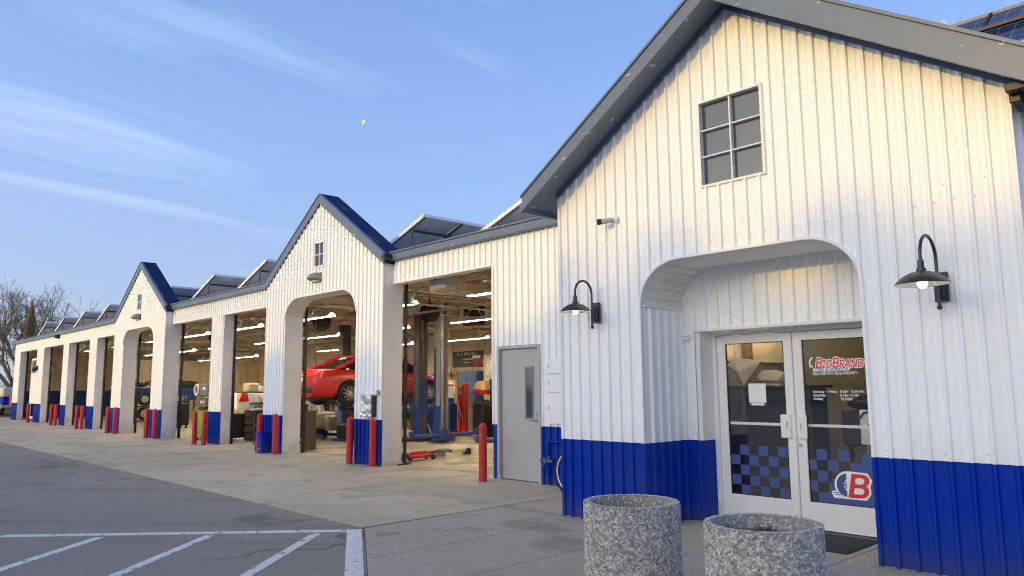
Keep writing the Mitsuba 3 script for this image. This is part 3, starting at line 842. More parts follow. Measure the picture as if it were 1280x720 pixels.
# side door
sd = part(B, 'side_door', cbox(-3.108, -2.209, 0.03, 0.075, 0.02, 2.125, 0.004), DOORG, label='grey steel side door with a narrow tall pane')
part(sd, 'frame', cat(box(-3.163, -3.112, -0.028, 0.12, 0, 2.18), box(-2.205, -2.154, -0.028, 0.12, 0, 2.18), box(-3.112, -2.205, -0.028, 0.12, 2.129, 2.18)), DOORG)
part(sd, 'pane_frame', cat(box(-2.545, -2.515, 0.020, 0.031, 0.985, 1.83), box(-2.375, -2.345, 0.020, 0.031, 0.985, 1.83), box(-2.515, -2.375, 0.020, 0.031, 0.985, 1.015), box(-2.515, -2.375, 0.020, 0.031, 1.80, 1.83)), MID)
part(sd, 'pane', box(-2.515, -2.375, 0.024, 0.0285, 1.015, 1.80), WINDK)
part(sd, 'handle', cat(cbox(-2.335, -2.245, 0.005, 0.03, 0.955, 1.10, 0.006), tube((-2.29, 0.01, 0.985), (-2.29, -0.05, 0.985), 0.011), tube((-2.29, -0.05, 0.985), (-2.41, -0.05, 0.985), 0.011), tube((-2.29, 0.01, 1.07), (-2.29, -0.006, 1.07), 0.02)), STEEL)
for z in (0.22, 1.02, 1.86):
    part(sd, 'hinge', tube((-3.114, -0.034, z - 0.055), (-3.114, -0.034, z + 0.055), 0.010), GALV)
part(sd, 'threshold', box(-3.11, -2.207, -0.02, 0.11, 0.0, 0.012), STEEL)

# rivets: rows of screw heads on the cladding
rng = random.Random(4)
scr = []
for z, xs_ in ((2.98, np.arange(0.22, 4.7, 0.15)), (3.12, np.arange(0.145, 4.8, 0.30)), (1.95, np.arange(0.22, 1.15, 0.15)), (0.95, np.arange(3.75, 4.8, 0.15))):
    for x in xs_:
        if not entry_arch.buffer(0.05).contains(sg.Point(x, z)) and rng.random() > 0.15:
            scr.append(trimesh.creation.icosphere(1, 0.0058).apply_translation((x - 0.045, -G - 0.001, z + rng.uniform(-0.01, 0.01))))
for x in np.arange(1.6, 3.5, 0.15):
    scr.append(trimesh.creation.icosphere(1, 0.0055).apply_translation((x - 0.03, YR - 0.004, 2.19)))
for x in np.arange(-3.1, -0.1, 0.15):
    for z in (2.35, 3.15):
        scr.append(trimesh.creation.icosphere(1, 0.0058).apply_translation((x - 0.08, -0.001, z)))
part(B, 'screw_heads', cat(scr), GREY, kind='stuff')

# ---------------------------------------------------------------- lamps, boxes and cameras on the walls
def lamp(x, zb, zt, arc_y, stem_y, dia, where, bulb_on):
    """Gooseneck barn lamp: plate on the wall, arched arm, enamelled shade, bulb."""
    k = thing('wall_lamp', f'black gooseneck barn lamp on the white wall {where}', 'lamp')
    part(k, 'wall_plate', cat(cbox(x - 0.055, x + 0.055, -G - 0.045, -G - 0.024, zb - 0.12, zb + 0.12, 0.006), cbox(x - 0.035, x + 0.035, -G - 0.085, -G - 0.045, zb - 0.09, zb + 0.07, 0.006)), LAMPB)
    y0 = -G - 0.115
    yr, ym = arc_y, stem_y
    cy, ry = (y0 + stem_y) / 2, abs(y0 - stem_y) / 2
    zs = zt - ry * 1.0
    pts = [(x, y0, zb - 0.17), (x, y0, zs)] + [(x, cy + ry * math.cos(a), zs + (zt - zs) * math.sin(a)) for a in np.linspace(0, math.pi, 13)[1:]] + [(x, stem_y, zt - ry - 0.05)]
    part(k, 'arm', path(pts, 0.013, 12), LAMPB, smooth=50)
    part(k, 'arm_ball', cat(trimesh.creation.icosphere(2, 0.02).apply_translation(pts[0]), tube((x, y0, zb), (x, -G - 0.08, zb), 0.012)), LAMPB, smooth=True)
    zc = zt - ry - 0.05
    r = dia / 2
    zr = zc - 0.06 - 0.30 * dia
    prof = [(0.0, zc + 0.015), (0.022, zc + 0.012), (0.024, zc - 0.05), (0.034, zc - 0.055), (0.036, zc - 0.075), (r * 0.45, zc - 0.09), (r * 0.72, zc - 0.118), (r * 0.90, zc - 0.150), (r * 0.985, zr + 0.006), (r, zr), (r * 0.99, zr - 0.003)]
    part(k, 'shade', lathe(prof, 44, (x, stem_y, 0)), LAMPB, smooth=40)
    pin = [(r * 0.985, zr - 0.001), (r * 0.97, zr + 0.006), (r * 0.885, zc - 0.154), (r * 0.71, zc - 0.122), (r * 0.44, zc - 0.094), (0.0, zc - 0.085)]
    part(k, 'shade_lining', lathe(pin, 44, (x, stem_y, 0)), ENAM, smooth=40)
    zb_ = zr + 0.000
    bl = [(0.0, zb_ - 0.035), (0.022, zb_ - 0.030), (0.036, zb_ - 0.012), (0.039, zb_ + 0.008), (0.032, zb_ + 0.032), (0.018, zb_ + 0.06), (0.016, zc - 0.088)]
    part(k, 'bulb', lathe(bl, 24, (x, stem_y, 0)), P((0.9, 0.88, 0.82), 0.25), smooth=True, emitter={'type': 'area', 'sampling_weight': 0.3, 'radiance': {'type': 'rgb', 'value': [bulb_on * v for v in (1.0, 0.86, 0.62)]}})


LAMP_ON = 0.7
lamp(0.597, 2.345, 2.70, -G - 0.24, -G - 0.40, 0.36, 'left of the entrance arch', LAMP_ON)
lamp(4.235, 2.275, 2.665, -G - 0.36, -G - 0.47, 0.39, 'right of the entrance arch', LAMP_ON)

k = thing('security_camera', 'small white bullet camera on the entrance gable', 'camera')
part(k, 'base', tube((0.90, -G - 0.02, 3.40), (0.90, -G - 0.055, 3.40), 0.045, n=24), ALU)
part(k, 'arm', path([(0.90, -G - 0.05, 3.40), (0.87, -G - 0.10, 3.385)], 0.014), ALU)
part(k, 'body', tube((0.895, -G - 0.07, 3.39), (0.80, -G - 0.155, 3.372), 0.031, n=24), GREY)
part(k, 'lens_hood', tube((0.801, -G - 0.154, 3.3722), (0.765, -G - 0.186, 3.366), 0.034, n=24), BLACK)


def wall_pack(x, y, z, w, h, label, bsd):
    k = thing('floodlight', label, 'floodlight')
    pts = []
    for a in np.linspace(0, math.pi, 13):
        for b in np.linspace(0, math.pi / 2, 6):
            pts.append((x + w / 2 * math.cos(a) * math.cos(b), y - w * 0.52 * math.sin(a) * math.cos(b), z + h * math.sin(b)))
    pts += [(x - w / 2, y, z - h * 0.25), (x + w / 2, y, z - h * 0.25)]
    part(k, 'hood', trimesh.convex.convex_hull(np.array(pts)), bsd, smooth=35)
    part(k, 'back_plate', box(x - w / 2 - 0.01, x + w / 2 + 0.01, y - 0.002, y + 0.03, z - h * 0.35, z + h * 0.9), DARK)
    part(k, 'lens', box(x - w * 0.33, x + w * 0.33, y - w * 0.30, y - 0.005, z - h * 0.30, z - h * 0.25), ENAM)


wall_pack(-8.92, -S - 0.024, 3.93, 0.44, 0.16, 'grey hooded floodlight over the arch of the nearer small gable', MID)
wall_pack(-21.2, -S - 0.024, 3.94, 0.44, 0.16, 'grey hooded floodlight over the arch of the farther small gable', MID)
wall_pack(-33.0, -0.024, 3.92, 0.42, 0.15, 'black hooded floodlight on the far low wall', BLACK)
k = thing('dome_camera', 'small black dome camera on the farthest but one column', 'camera')
part(k, 'bracket', cbox(-36.9, -36.7, -0.07, -0.022, 2.52, 2.74), BLACK)
part(k, 'dome', trimesh.creation.icosphere(2, 0.11).apply_translation((-36.8, -0.15, 2.56)), BLACK, smooth=True)
k = thing('alarm_sounder', 'small white box on the recess wall beside the entrance', 'box')
part(k, 'housing', cbox(1.205, 1.335, YR - 0.075, YR - 0.003, 2.02, 2.10, 0.014), ALU)
part(k, 'cover_line', box(1.212, 1.328, YR - 0.0775, YR - 0.0755, 2.058, 2.062), MID)
part(k, 'conduit', tube((1.25, YR - 0.03, 2.10), (1.25, YR - 0.03, 2.5), 0.009), TRIM)

# electrical enclosures between side door and gable
for z0, z1, nm in ((1.70, 1.93, 'top'), (1.42, 1.69, 'middle'), (0.93, 1.41, 'bottom')):
    k = thing('electrical_enclosure', f'flat white electrical box by the side door, {nm} one of three', 'electrical box')
    part(k, 'cover', cbox(-1.99, -1.62, -0.038, -0.022, z0, z1, 0.004), WHITE)
    part(k, 'latch', cbox(-1.965, -1.945, -0.044, -0.037, (z0 + z1) / 2 - 0.03, (z0 + z1) / 2 + 0.03, 0.003), GREY)
k = thing('hose_bib', 'blue painted tap and pipe work low on the blue wall', 'tap')
part(k, 'pipe', cat(path([(-1.98, -0.05, 0.02), (-1.98, -0.05, 0.66), (-1.55, -0.05, 0.665)], 0.016), path([(-1.95, -0.06, 0.33), (-1.88, -0.06, 0.42), (-1.60, -0.06, 0.425)], 0.014)), BLUE)
part(k, 'valve', cat(tube((-2.12, -0.07, 0.37), (-1.86, -0.07, 0.37), 0.022), tube((-2.0, -0.07, 0.37), (-2.0, -0.14, 0.30), 0.016), tube((-1.94, -0.07, 0.37), (-1.94, -0.07, 0.45), 0.02)), PBLUE)
part(k, 'tap_handle', cbox(-2.03, -1.97, -0.11, -0.09, 0.40, 0.42, 0.004), PBLUE)

# crumpled metal cover on the pier
k = thing('meter_cover', 'crumpled silver metal cover on the pier of the nearer small gable', 'metal cover')
m = cbox(-6.86, -6.50, -S - 0.13, -S - 0.024, 0.94, 1.385, 0.012)
m = trimesh.Trimesh(*trimesh.remesh.subdivide_to_size(m.vertices, m.faces, 0.045))
v = np.array(m.vertices)
nn = meshkit.fbm(v * 11, 3, seed=3) - 0.5
v[:, 1] -= 0.075 * nn * (v[:, 1] < -S - 0.06)
v[:, 0] += 0.01 * nn
part(k, 'foil', trimesh.Trimesh(v, m.faces, process=False), P((0.72, 0.72, 0.72), 0.30, 'foil', metallic=0.75))
part(k, 'side_box', cbox(-6.495, -6.43, -S - 0.11, -S - 0.024, 0.945, 1.36), BLACK)
k = thing('call_button', 'small round grey knob above the crumpled metal cover', 'knob')
part(k, 'knob', tube((-6.38, -S - 0.02, 1.415), (-6.38, -S - 0.085, 1.415), 0.05, n=24), GREY)
part(k, 'rim', tube((-6.38, -S - 0.0855, 1.415), (-6.38, -S - 0.095, 1.415), 0.036, n=24), ALU)

# ---------------------------------------------------------------- bollards
pb = mikit.ply(lathe([(0, 0), (0.066, 0), (0.066, 0.86), (0.060, 0.893), (0.043, 0.916), (0.02, 0.928), (0, 0.931)], 28), RED, 40)
cb = mikit.ply(lathe([(0.067, 0.0), (0.10, 0.0), (0.098, 0.006), (0.067, 0.016)], 24), CONC, 30)
PLACES = [(-3.03, -0.46, 'standing alone left of the grey side door'), (-7.15, -0.40, 'left of the pier with the silver cover'), (-6.36, -0.38, 'under the silver cover, right side of that pier'),
          (-11.18, -0.42, 'left of the pier with the low blue box'), (-10.40, -0.40, 'right of the low blue box against the pier'), (-15.13, -0.46, 'beside the green bin'), (-14.62, -0.40, 'close to the blue foot of the first plain column'),
          (-19.16, -0.44, 'left side of the right pier of the farther gable'), (-18.55, -0.40, 'right side of the right pier of the farther gable'), (-23.2, -0.46, 'left side of the left pier of the farther gable'), (-22.42, -0.44, 'right side of the left pier of the farther gable'),
          (-27.75, -0.34, 'left of the column just beyond the farther gable'), (-26.92, -0.36, 'right of the column just beyond the farther gable'), (-32.0, -0.32, 'left of the second column beyond the farther gable'), (-31.33, -0.30, 'right of the second column beyond the farther gable'),
          (-36.5, -0.34, 'farthest of all, at the last column but one')]
for x, y, w in PLACES:
    k = thing('bollard', 'red bollard ' + w, 'bollard', 'red bollards along the service bays')
    put(k, 'post', pb, T3(x, y, 0, 40 * x))
    put(k, 'footing', cb, T3(x, y, 0))

# ---------------------------------------------------------------- planters of exposed aggregate
ico = trimesh.creation.icosphere(1, 1.0)
rngn = np.random.default_rng(12)


def planter(x, y, label, seed, plant):
    k = thing('concrete_planter', label, 'planter')
    R, H, r_ = 0.335, 0.70, 0.29
    prof = [(0.0, 0.0), (R, 0.0), (R, H - 0.012), (R - 0.012, H), (r_ + 0.010, H), (r_, H - 0.012), (r_, H - 0.13)]
    part(k, 'wall', lathe(prof, 64, (x, y, 0)), P((0.27, 0.262, 0.25), 0.9), smooth=40)
    g = np.random.default_rng(seed)
    V, Fc, C = [], [], []
    n = 0

    def pebble(p, nrm, size):
        nonlocal n
        a = np.cross(nrm, g.normal(size=3)); a /= np.linalg.norm(a)
        b = np.cross(nrm, a)
        el = g.uniform(0.9, 2.3)
        v = ico.vertices * (1 + 0.16 * g.normal(size=(len(ico.vertices), 1)))
        q = p + size * (v[:, :1] * a * el + v[:, 1:2] * b + v[:, 2:] * nrm * 0.62)
        t = g.random()
        base = g.choice([0.60, 0.48, 0.38, 0.29, 0.20], p=[.18, .26, .24, .20, .12]) * g.uniform(0.85, 1.12)
        tint = np.array([1.04, 0.98, 0.90]) if t < 0.7 else (np.array([0.98, 0.98, 0.98]) if t < 0.88 else np.array([1.04, 0.92, 0.78]))
        V.append(q); Fc.append(ico.faces + n); C.append(np.tile(base * tint, (len(q), 1))); n += len(q)
    N = 9500
    for i in range(N):
        th, z = g.uniform(0, 2 * np.pi), g.uniform(0.01, H - 0.008)
        nr = np.array([math.cos(th), math.sin(th), 0])
        pebble(np.array([x, y, z]) + nr * (R - 0.001), nr, g.uniform(0.005, 0.0095))
    for i in range(1150):
        th = g.uniform(0, 2 * np.pi); rr = g.uniform(r_ + 0.006, R - 0.006)
        pebble(np.array([x + rr * math.cos(th), y + rr * math.sin(th), H - 0.001]), np.array([0, 0, 1.0]), g.uniform(0.004, 0.0075))
    for i in range(900):
        th, z = g.uniform(0, 2 * np.pi), g.uniform(H - 0.12, H - 0.01)
        nr = -np.array([math.cos(th), math.sin(th), 0])
        pebble(np.array([x, y, z]) - nr * (r_ + 0.001), nr, g.uniform(0.004, 0.0075))
    part(k, 'pebbles', trimesh.Trimesh(np.vstack(V), np.vstack(Fc), process=False), 'mat_pebble', smooth=True, kind='stuff', color=np.vstack(C))
    # soil with dry litter
    t = np.linspace(0, 2 * np.pi, 41)[:-1]
    vs, fs = [(0, 0)], []
    for j in range(1, 9):
        vs += [(r_ * 1.0 * j / 8 * math.cos(a), r_ * 1.0 * j / 8 * math.sin(a)) for a in t]
    vs = np.array(vs)
    zz = H - 0.085 + 0.05 * (meshkit.fbm(np.stack([vs[:, 0] * 9, vs[:, 1] * 9, np.full(len(vs), seed)], 1), 3) - 0.5)
    tri = shapely.delaunay_triangles
    from scipy.spatial import Delaunay
    soil = trimesh.Trimesh(np.stack([x + vs[:, 0], y + vs[:, 1], zz], 1), Delaunay(vs).simplices, process=False)
    part(k, 'soil', soil, SOIL, smooth=True)
    ms = []
    for i in range(260):
        th, rr = g.uniform(0, 2 * np.pi), r_ * math.sqrt(g.uniform(0, 0.9))
        p = np.array([x + rr * math.cos(th), y + rr * math.sin(th), H - 0.078 + g.uniform(-0.004, 0.014)])
        d = g.normal(size=3) * [1, 1, 0.25]; d /= np.linalg.norm(d)
        ms.append(tube(p, p + d * g.uniform(0.015, 0.05), 0.0014, 0.0008, n=4, caps=False))
    part(k, 'litter', cat(ms), P((0.22, 0.17, 0.11), 0.9), kind='stuff')
    if plant:
        ms = []
        for i in range(90):
            th = g.uniform(0, 2 * np.pi); el = g.uniform(0.5, 1.3)
            p = np.array([x + 0.01 + 0.02 * g.normal(), y + 0.02 * g.normal(), H - 0.08])
            q = p + g.uniform(0.03, 0.085) * np.array([math.cos(th) * math.cos(el), math.sin(th) * math.cos(el), math.sin(el)])
            ms.append(tube(p, q, 0.002, 0.0008, n=4, caps=False))
        part(k, 'withered_plant', cat(ms), P((0.055, 0.045, 0.035), 0.9), kind='stuff')
    else:
        part(k, 'stub', tube((x, y, H - 0.09), (x + 0.012, y + 0.01, H - 0.05), 0.01, 0.006, n=8), P((0.06, 0.05, 0.04), 0.9))


planter(2.835, -4.182, 'exposed aggregate concrete planter with bare soil, the one farther left', 31, False)
planter(3.915, -4.330, 'exposed aggregate concrete planter with a withered tuft, before the doors', 47, True)

k = thing('door_mat', 'black rubber door mat before the right entrance door', 'mat')
part(k, 'mat', cbox(2.25, 3.20, -1.60, -0.86, 0.0, 0.012, 0.004), P((0.035, 0.036, 0.038), 0.9))
part(k, 'edge', cat(cbox(2.22, 2.248, -1.63, -0.86, 0.0, 0.008, 0.002), cbox(3.202, 3.23, -1.63, -0.86, 0.0, 0.008, 0.002), cbox(2.25, 3.2, -1.63, -1.602, 0.0, 0.008, 0.002)), RUBBER)

# ---------------------------------------------------------------- bicycle leaning behind the gable corner


def torus(c, R, r, n=40, m=10):
    t = np.linspace(0, 2 * np.pi, n, endpoint=False); u = np.linspace(0, 2 * np.pi, m, endpoint=False)
    A, Bq = np.meshgrid(t, u, indexing='ij')
    v = np.stack([(R + r * np.cos(Bq)) * np.cos(A), r * np.sin(Bq), (R + r * np.cos(Bq)) * np.sin(A)], -1).reshape(-1, 3) + c
    i = np.arange(n)[:, None]; j = np.arange(m)[None]
    a, b, cc, d = i * m + j, ((i + 1) % n) * m + j, ((i + 1) % n) * m + (j + 1) % m, i * m + (j + 1) % m
    f = np.concatenate([np.stack([a, d, cc], -1).reshape(-1, 3), np.stack([a, cc, b], -1).reshape(-1, 3)])
    return trimesh.Trimesh(v, f, process=False)


bk = thing('bicycle', 'bicycle with black tyres parked behind the gable corner', 'bicycle')
y0 = -0.72
wx = (-0.82, 0.0)
wx = (-0.87, -0.87 + 0.60)
c1, c2 = np.array([-0.87, y0, 0.335]), np.array([-0.87 + 0.0, y0, 0.335])
c2 = c1 + [0.80, 0, 0]
c2[0] = -0.20
for nm, c in (('wheel', c1),):
    w = part(bk, nm, cat([tube(c, c + 0.29 * np.array([math.cos(a), 0, math.sin(a)]), 0.0012, n=4) for a in np.arange(20) / 20 * 2 * np.pi] + [tube(c + [0, -0.03, 0], c + [0, 0.03, 0], 0.02)]), STEEL)
    part(w, 'tyre', torus(c, 0.315, 0.022), RUBBER, smooth=True)
    part(w, 'rim', torus(c, 0.285, 0.010), ALU, smooth=True)
part(bk, 'frame', cat(path([c1, c1 + [0.22, 0, 0.62]], 0.016), path([c1 + [0.20, 0, 0.55], c1 + [0.62, 0, 0.5]], 0.016), path([c1 + [0.16, 0, 0.40], c1 + [0.5, 0, -0.02]], 0.016), path([c1 + [0.5, 0, -0.02], c1 + [0.64, 0, 0.62]], 0.014)), BLACK)
part(bk, 'handlebar', path([c1 + [0.22, -0.26, 0.68], c1 + [0.22, 0.26, 0.68]], 0.012), BLACK)
part(bk, 'saddle', cbox(-0.87 + 0.55, -0.87 + 0.75, y0 - 0.05, y0 + 0.05, 0.98, 1.03), BLACK)

# low blue box by the pier
k = thing('blue_box', 'low blue painted box standing against the pier of the nearer gable', 'box')
part(k, 'body', cbox(-11.28, -10.95, -0.48, -0.26, 0.0, 0.46, 0.012), BLUE)
part(k, 'lid', cbox(-11.30, -10.93, -0.50, -0.25, 0.462, 0.485, 0.006), BLUE)
part(k, 'scratches', cat(tube((-11.05, -0.483, 0.12), (-11.15, -0.483, 0.06), 0.004), tube((-11.0, -0.483, 0.15), (-11.06, -0.483, 0.10), 0.004)), DECW)

# ---------------------------------------------------------------- solar arrays on the low roof


def solar(x, y0, n, label):
    """Tilted array: panels rise towards +x, their grey undersides and rails seen from the parking lot."""
    k = thing('solar_array', label, 'solar panels', 'solar arrays on the low roof')
    L, zt, tilt = 2.05, 5.12, math.radians(19)
    dx, dz = -L * math.cos(tilt), -L * math.sin(tilt)
    nx, nz = -math.sin(tilt), math.cos(tilt)

    def slab(a0, a1, b0, b1, t0, t1):
        """a along the slope from the high edge, b in y, t thickness along the normal."""
        V = []
        for a in (a0, a1):
            for b in (b0, b1):
                for t in (t0, t1):
                    V.append((x + dx * a + nx * t, b, zt + dz * a + nz * t))
        return trimesh.convex.convex_hull(np.array(V))
    for i in range(n):
        b0, b1 = y0 + i * 1.06, y0 + i * 1.06 + 1.03
        p = part(k, 'panel', slab(0.012, 0.988, b0 + 0.012, b1 - 0.012, 0.004, 0.012), PBACK)
        part(p, 'cells', slab(0.013, 0.987, b0 + 0.013, b1 - 0.013, 0.0125, 0.020), CELLS)
        part(p, 'frame', cat(slab(0, 0.0115, b0, b1, -0.03, 0.035), slab(0.9885, 1, b0, b1, -0.03, 0.035), slab(0.0117, 0.9883, b0, b0 + 0.0115, -0.04, 0.035), slab(0.0117, 0.9883, b1 - 0.0115, b1, -0.03, 0.035)), ALU)
    for i in range(n + 1):
        b = y0 + i * 1.06 - 0.015
        part(k, 'rafter', slab(-0.0, 1.0, b + 0.016 if i == 0 else b - 0.02, b + 0.05 if i == 0 else b + 0.02, -0.075, -0.041), DARK)
    for a in (0.25, 0.75):
        part(k, 'rail', slab(a - 0.012, a + 0.012, y0 + 0.06, y0 + n * 1.06 - 0.03, -0.12, -0.076), DARK)
        for b in (y0 + 0.05, y0 + n * 1.06 - 0.08):
            part(k, 'leg', tube((x + dx * a, b, HE + 0.17), (x + dx * a, b, zt + dz * a - 0.12), 0.022, n=8), DARK)


for i in range(11):
    x = -2.65 - 3.70 * i
    lb = ['tilted solar array rising behind the entrance gable roof', 'tilted solar array right of the nearer small gable', 'tilted solar array behind the nearer small gable', 'tilted solar array just left of the nearer small gable', 'tilted solar array midway between the two small gables',
          'tilted solar array just right of the farther small gable', 'tilted solar array hidden behind the farther small gable', 'tilted solar array just left of the farther small gable', 'second tilted solar array left of the farther small gable', 'third tilted solar array left of the farther small gable', 'tilted solar array at the far end of the low roof'][i]
    solar(x, 0.8, 6, lb)
k = thing('inverter_box', 'pale metal inverter box on the roof under a solar array', 'inverter')
part(k, 'case', cbox(-5.75, -4.9, 1.3, 1.9, HE + 0.2, HE + 0.45), GREY)
part(k, 'conduit', path([(-7.2, 1.2, HE + 0.3), (-5.8, 1.4, HE + 0.3)], 0.02), GALV)
# array facing the lot at the right
k = thing('solar_array', 'solar array facing the lot above the right end of the entrance roof', 'solar panels')
ax0, ax1, ay, az = 3.4, 9.0, 1.5, 5.86
tt = math.radians(38)
for i in range(6):
    x0 = ax0 + i * 0.62
    V = [(X, ay - c * math.cos(tt), az - c * math.sin(tt) + d) for X in (x0, x0 + 0.6) for c in (0.05, 1.35) for d in (0.0, 0.02)]
    p = part(k, 'panel', trimesh.convex.convex_hull(np.array(V)), CELLS)
    V = [(X, ay - c * math.cos(tt), az - c * math.sin(tt) + d) for X in (x0 - 0.025, x0 + 0.005) for c in (0.0, 1.37) for d in (-0.02, 0.045)]
    part(k, 'rafter', trimesh.convex.convex_hull(np.array(V)), BLACK)
part(k, 'top_rail', box(ax0 - 0.1, ax0 + 3.8, ay - 0.02, ay + 0.04, az - 0.035, az + 0.035), MID)
part(k, 'mid_rail', box(ax0 - 0.1, ax0 + 3.8, ay - 0.60, ay - 0.55, az - 0.40, az - 0.36), BLACK)
for x in (3.8, 5.5, 6.8):
    part(k, 'leg', tube((x, ay, 3.6), (x, ay, az - 0.03), 0.03, n=8), GALV)
rg = np.random.default_rng(3)
k = thing('bird_spikes', 'thin wire bird spikes along the top of the right solar array', 'bird spikes')
part(k, 'wires', cat([tube((x, ay, az + 0.03), (x + rg.normal() * 0.03, ay + rg.normal() * 0.02, az + 0.03 + rg.uniform(0.05, 0.13)), 0.0012, n=4, caps=False) for x in np.arange(3.4, 7.2, 0.075)]), STEEL, kind='stuff')
part(k, 'base', box(3.35, 7.2, ay - 0.01, ay + 0.01, az + 0.0355, az + 0.042), GREY)

# ---------------------------------------------------------------- inside the bays: lights
TUBE = {'type': 'area', 'sampling_weight': 0.15, 'radiance': {'type': 'rgb', 'value': [3.0, 2.5, 1.68]}}


def strip_light(x, y, z, label):
    k = thing('strip_light', label, 'strip light', 'hanging strip lights in the service bays')
    hood = sg.Polygon([(-0.13, 0), (-0.05, 0.09), (0.05, 0.09), (0.13, 0), (0.125, 0), (0.045, 0.083), (-0.045, 0.083), (-0.125, 0)])
    m = trimesh.creation.extrude_polygon(hood, 2.4, engine='earcut')
    v = m.vertices
    m = trimesh.Trimesh(np.stack([x - 1.2 + v[:, 2], y + v[:, 0], z + v[:, 1]], 1), m.faces, process=False)
    part(k, 'reflector', m, ENAM)
    part(k, 'tube', cat(tube((x - 1.17, y - 0.05, z + 0.025), (x + 1.17, y - 0.05, z + 0.02), 0.032, n=8), tube((x - 1.17, y + 0.05, z + 0.02), (x + 1.17, y + 0.05, z + 0.02), 0.032, n=8)), ENAM, emitter=TUBE)
    part(k, 'hanger', cat([lathe([(0.0, 0.0), (0.085, 0.0), (0.03, 0.16), (0.012, 0.30)], 16, (x + s * 0.75, y, z + 0.091)) for s in (-1, 1)] + [tube((x + s * 0.75, y, z + 0.38), (x + s * 0.75, y, HE - 0.19), 0.008, n=6) for s in (-1, 1)]), ENAM)


bayx = [(-4.75, 'bay beside the side door'), (-8.9, 'bay of the nearer small gable'), (-13.0, 'bay left of the nearer small gable'), (-17.0, 'bay right of the farther small gable'), (-21.1, 'bay of the farther small gable'), (-25.3, 'bay just beyond the farther small gable'), (-29.6, 'second bay beyond the farther small gable'), (-34.0, 'third bay beyond the farther small gable')]
for x, nm in bayx:
    for y, z, w in ((1.7, 3.42, 'nearest the door'), (4.4, 3.25, 'in the middle'), (7.3, 3.05, 'at the back')):
        strip_light(x + 0.2 * math.sin(x + y), y, z, f'white strip light hanging {w} of the {nm}')

k = thing('door_opener', 'grey plastic door opener housing under the head of the nearest bay', 'door opener')
part(k, 'housing', cbox(-5.68, -5.15, 0.42, 0.78, 3.42, 3.70, 0.05), P((0.45, 0.46, 0.48), 0.5))
part(k, 'slot', box(-5.50, -5.32, 0.415, 0.4215, 3.60, 3.66), BLACK)




def bay_lamp(x, y, z, R_, label):
    """Pale barn lamp on a curved arm from the left face of a column just inside a bay."""
    k = thing('bay_lamp', label, 'lamp')
    r = R_
    prof = [(0.0, 0.34 * r), (0.10 * r, 0.34 * r), (0.16 * r, 0.22 * r), (0.5 * r, 0.12 * r), (0.8 * r, 0.0), (1.0 * r, -0.20 * r), (0.985 * r, -0.20 * r), (0.78 * r, -0.02 * r), (0.48 * r, 0.10 * r), (0.0, 0.16 * r)]
    part(k, 'shade', lathe(prof, 36, (x, y, z)), P((0.42, 0.41, 0.39), 0.4), smooth=40)
    part(k, 'bulb', trimesh.creation.icosphere(2, 0.2 * r).apply_translation((x, y, z - 0.08 * r)), ENAM, smooth=True)
    t = np.linspace(0, math.pi / 2, 7)
    part(k, 'arm', path([(x, y, z + 0.33 * r)] + [(x + 0.9 * r * (1 - math.cos(a)), y, z + 0.45 * r + 1.0 * r * math.sin(a)) for a in t] + [(x + 1.5 * r, y, z + 1.45 * r)], 0.03), GREY, smooth=50)


bay_lamp(-15.95, 0.62, 2.62, 0.40, 'pale barn lamp hanging inside the bay right of the farther gable')
bay_lamp(-24.45, 0.62, 3.42, 0.42, 'pale barn lamp hanging inside the bay just left of the farther gable')
bay_lamp(-37.75, 0.62, 2.80, 0.55, 'pale barn lamp hanging inside the last bay')
k = thing('strut_stand', 'black strut stand with a pale coil spring beside the nearest lift post', 'stand')
part(k, 'post', cat(tube((-12.1, 3.75, 0.0), (-12.1, 3.75, 1.5), 0.05, n=10), cbox(-12.4, -11.8, 3.5, 4.0, 0.0, 0.08, 0.02), cbox(-12.35, -11.95, 3.6, 3.9, 0.75, 1.15, 0.03)), BLACK)
hx = [(-12.35 + 0.09 * math.cos(a), 3.62 + 0.09 * math.sin(a), 0.35 + a * 0.022) for a in np.linspace(0, 30, 110)]
part(k, 'spring', cat([tube(a, b, 0.016, n=6, caps=False) for a, b in zip(hx[:-1], hx[1:])]), ENAM, kind='stuff')

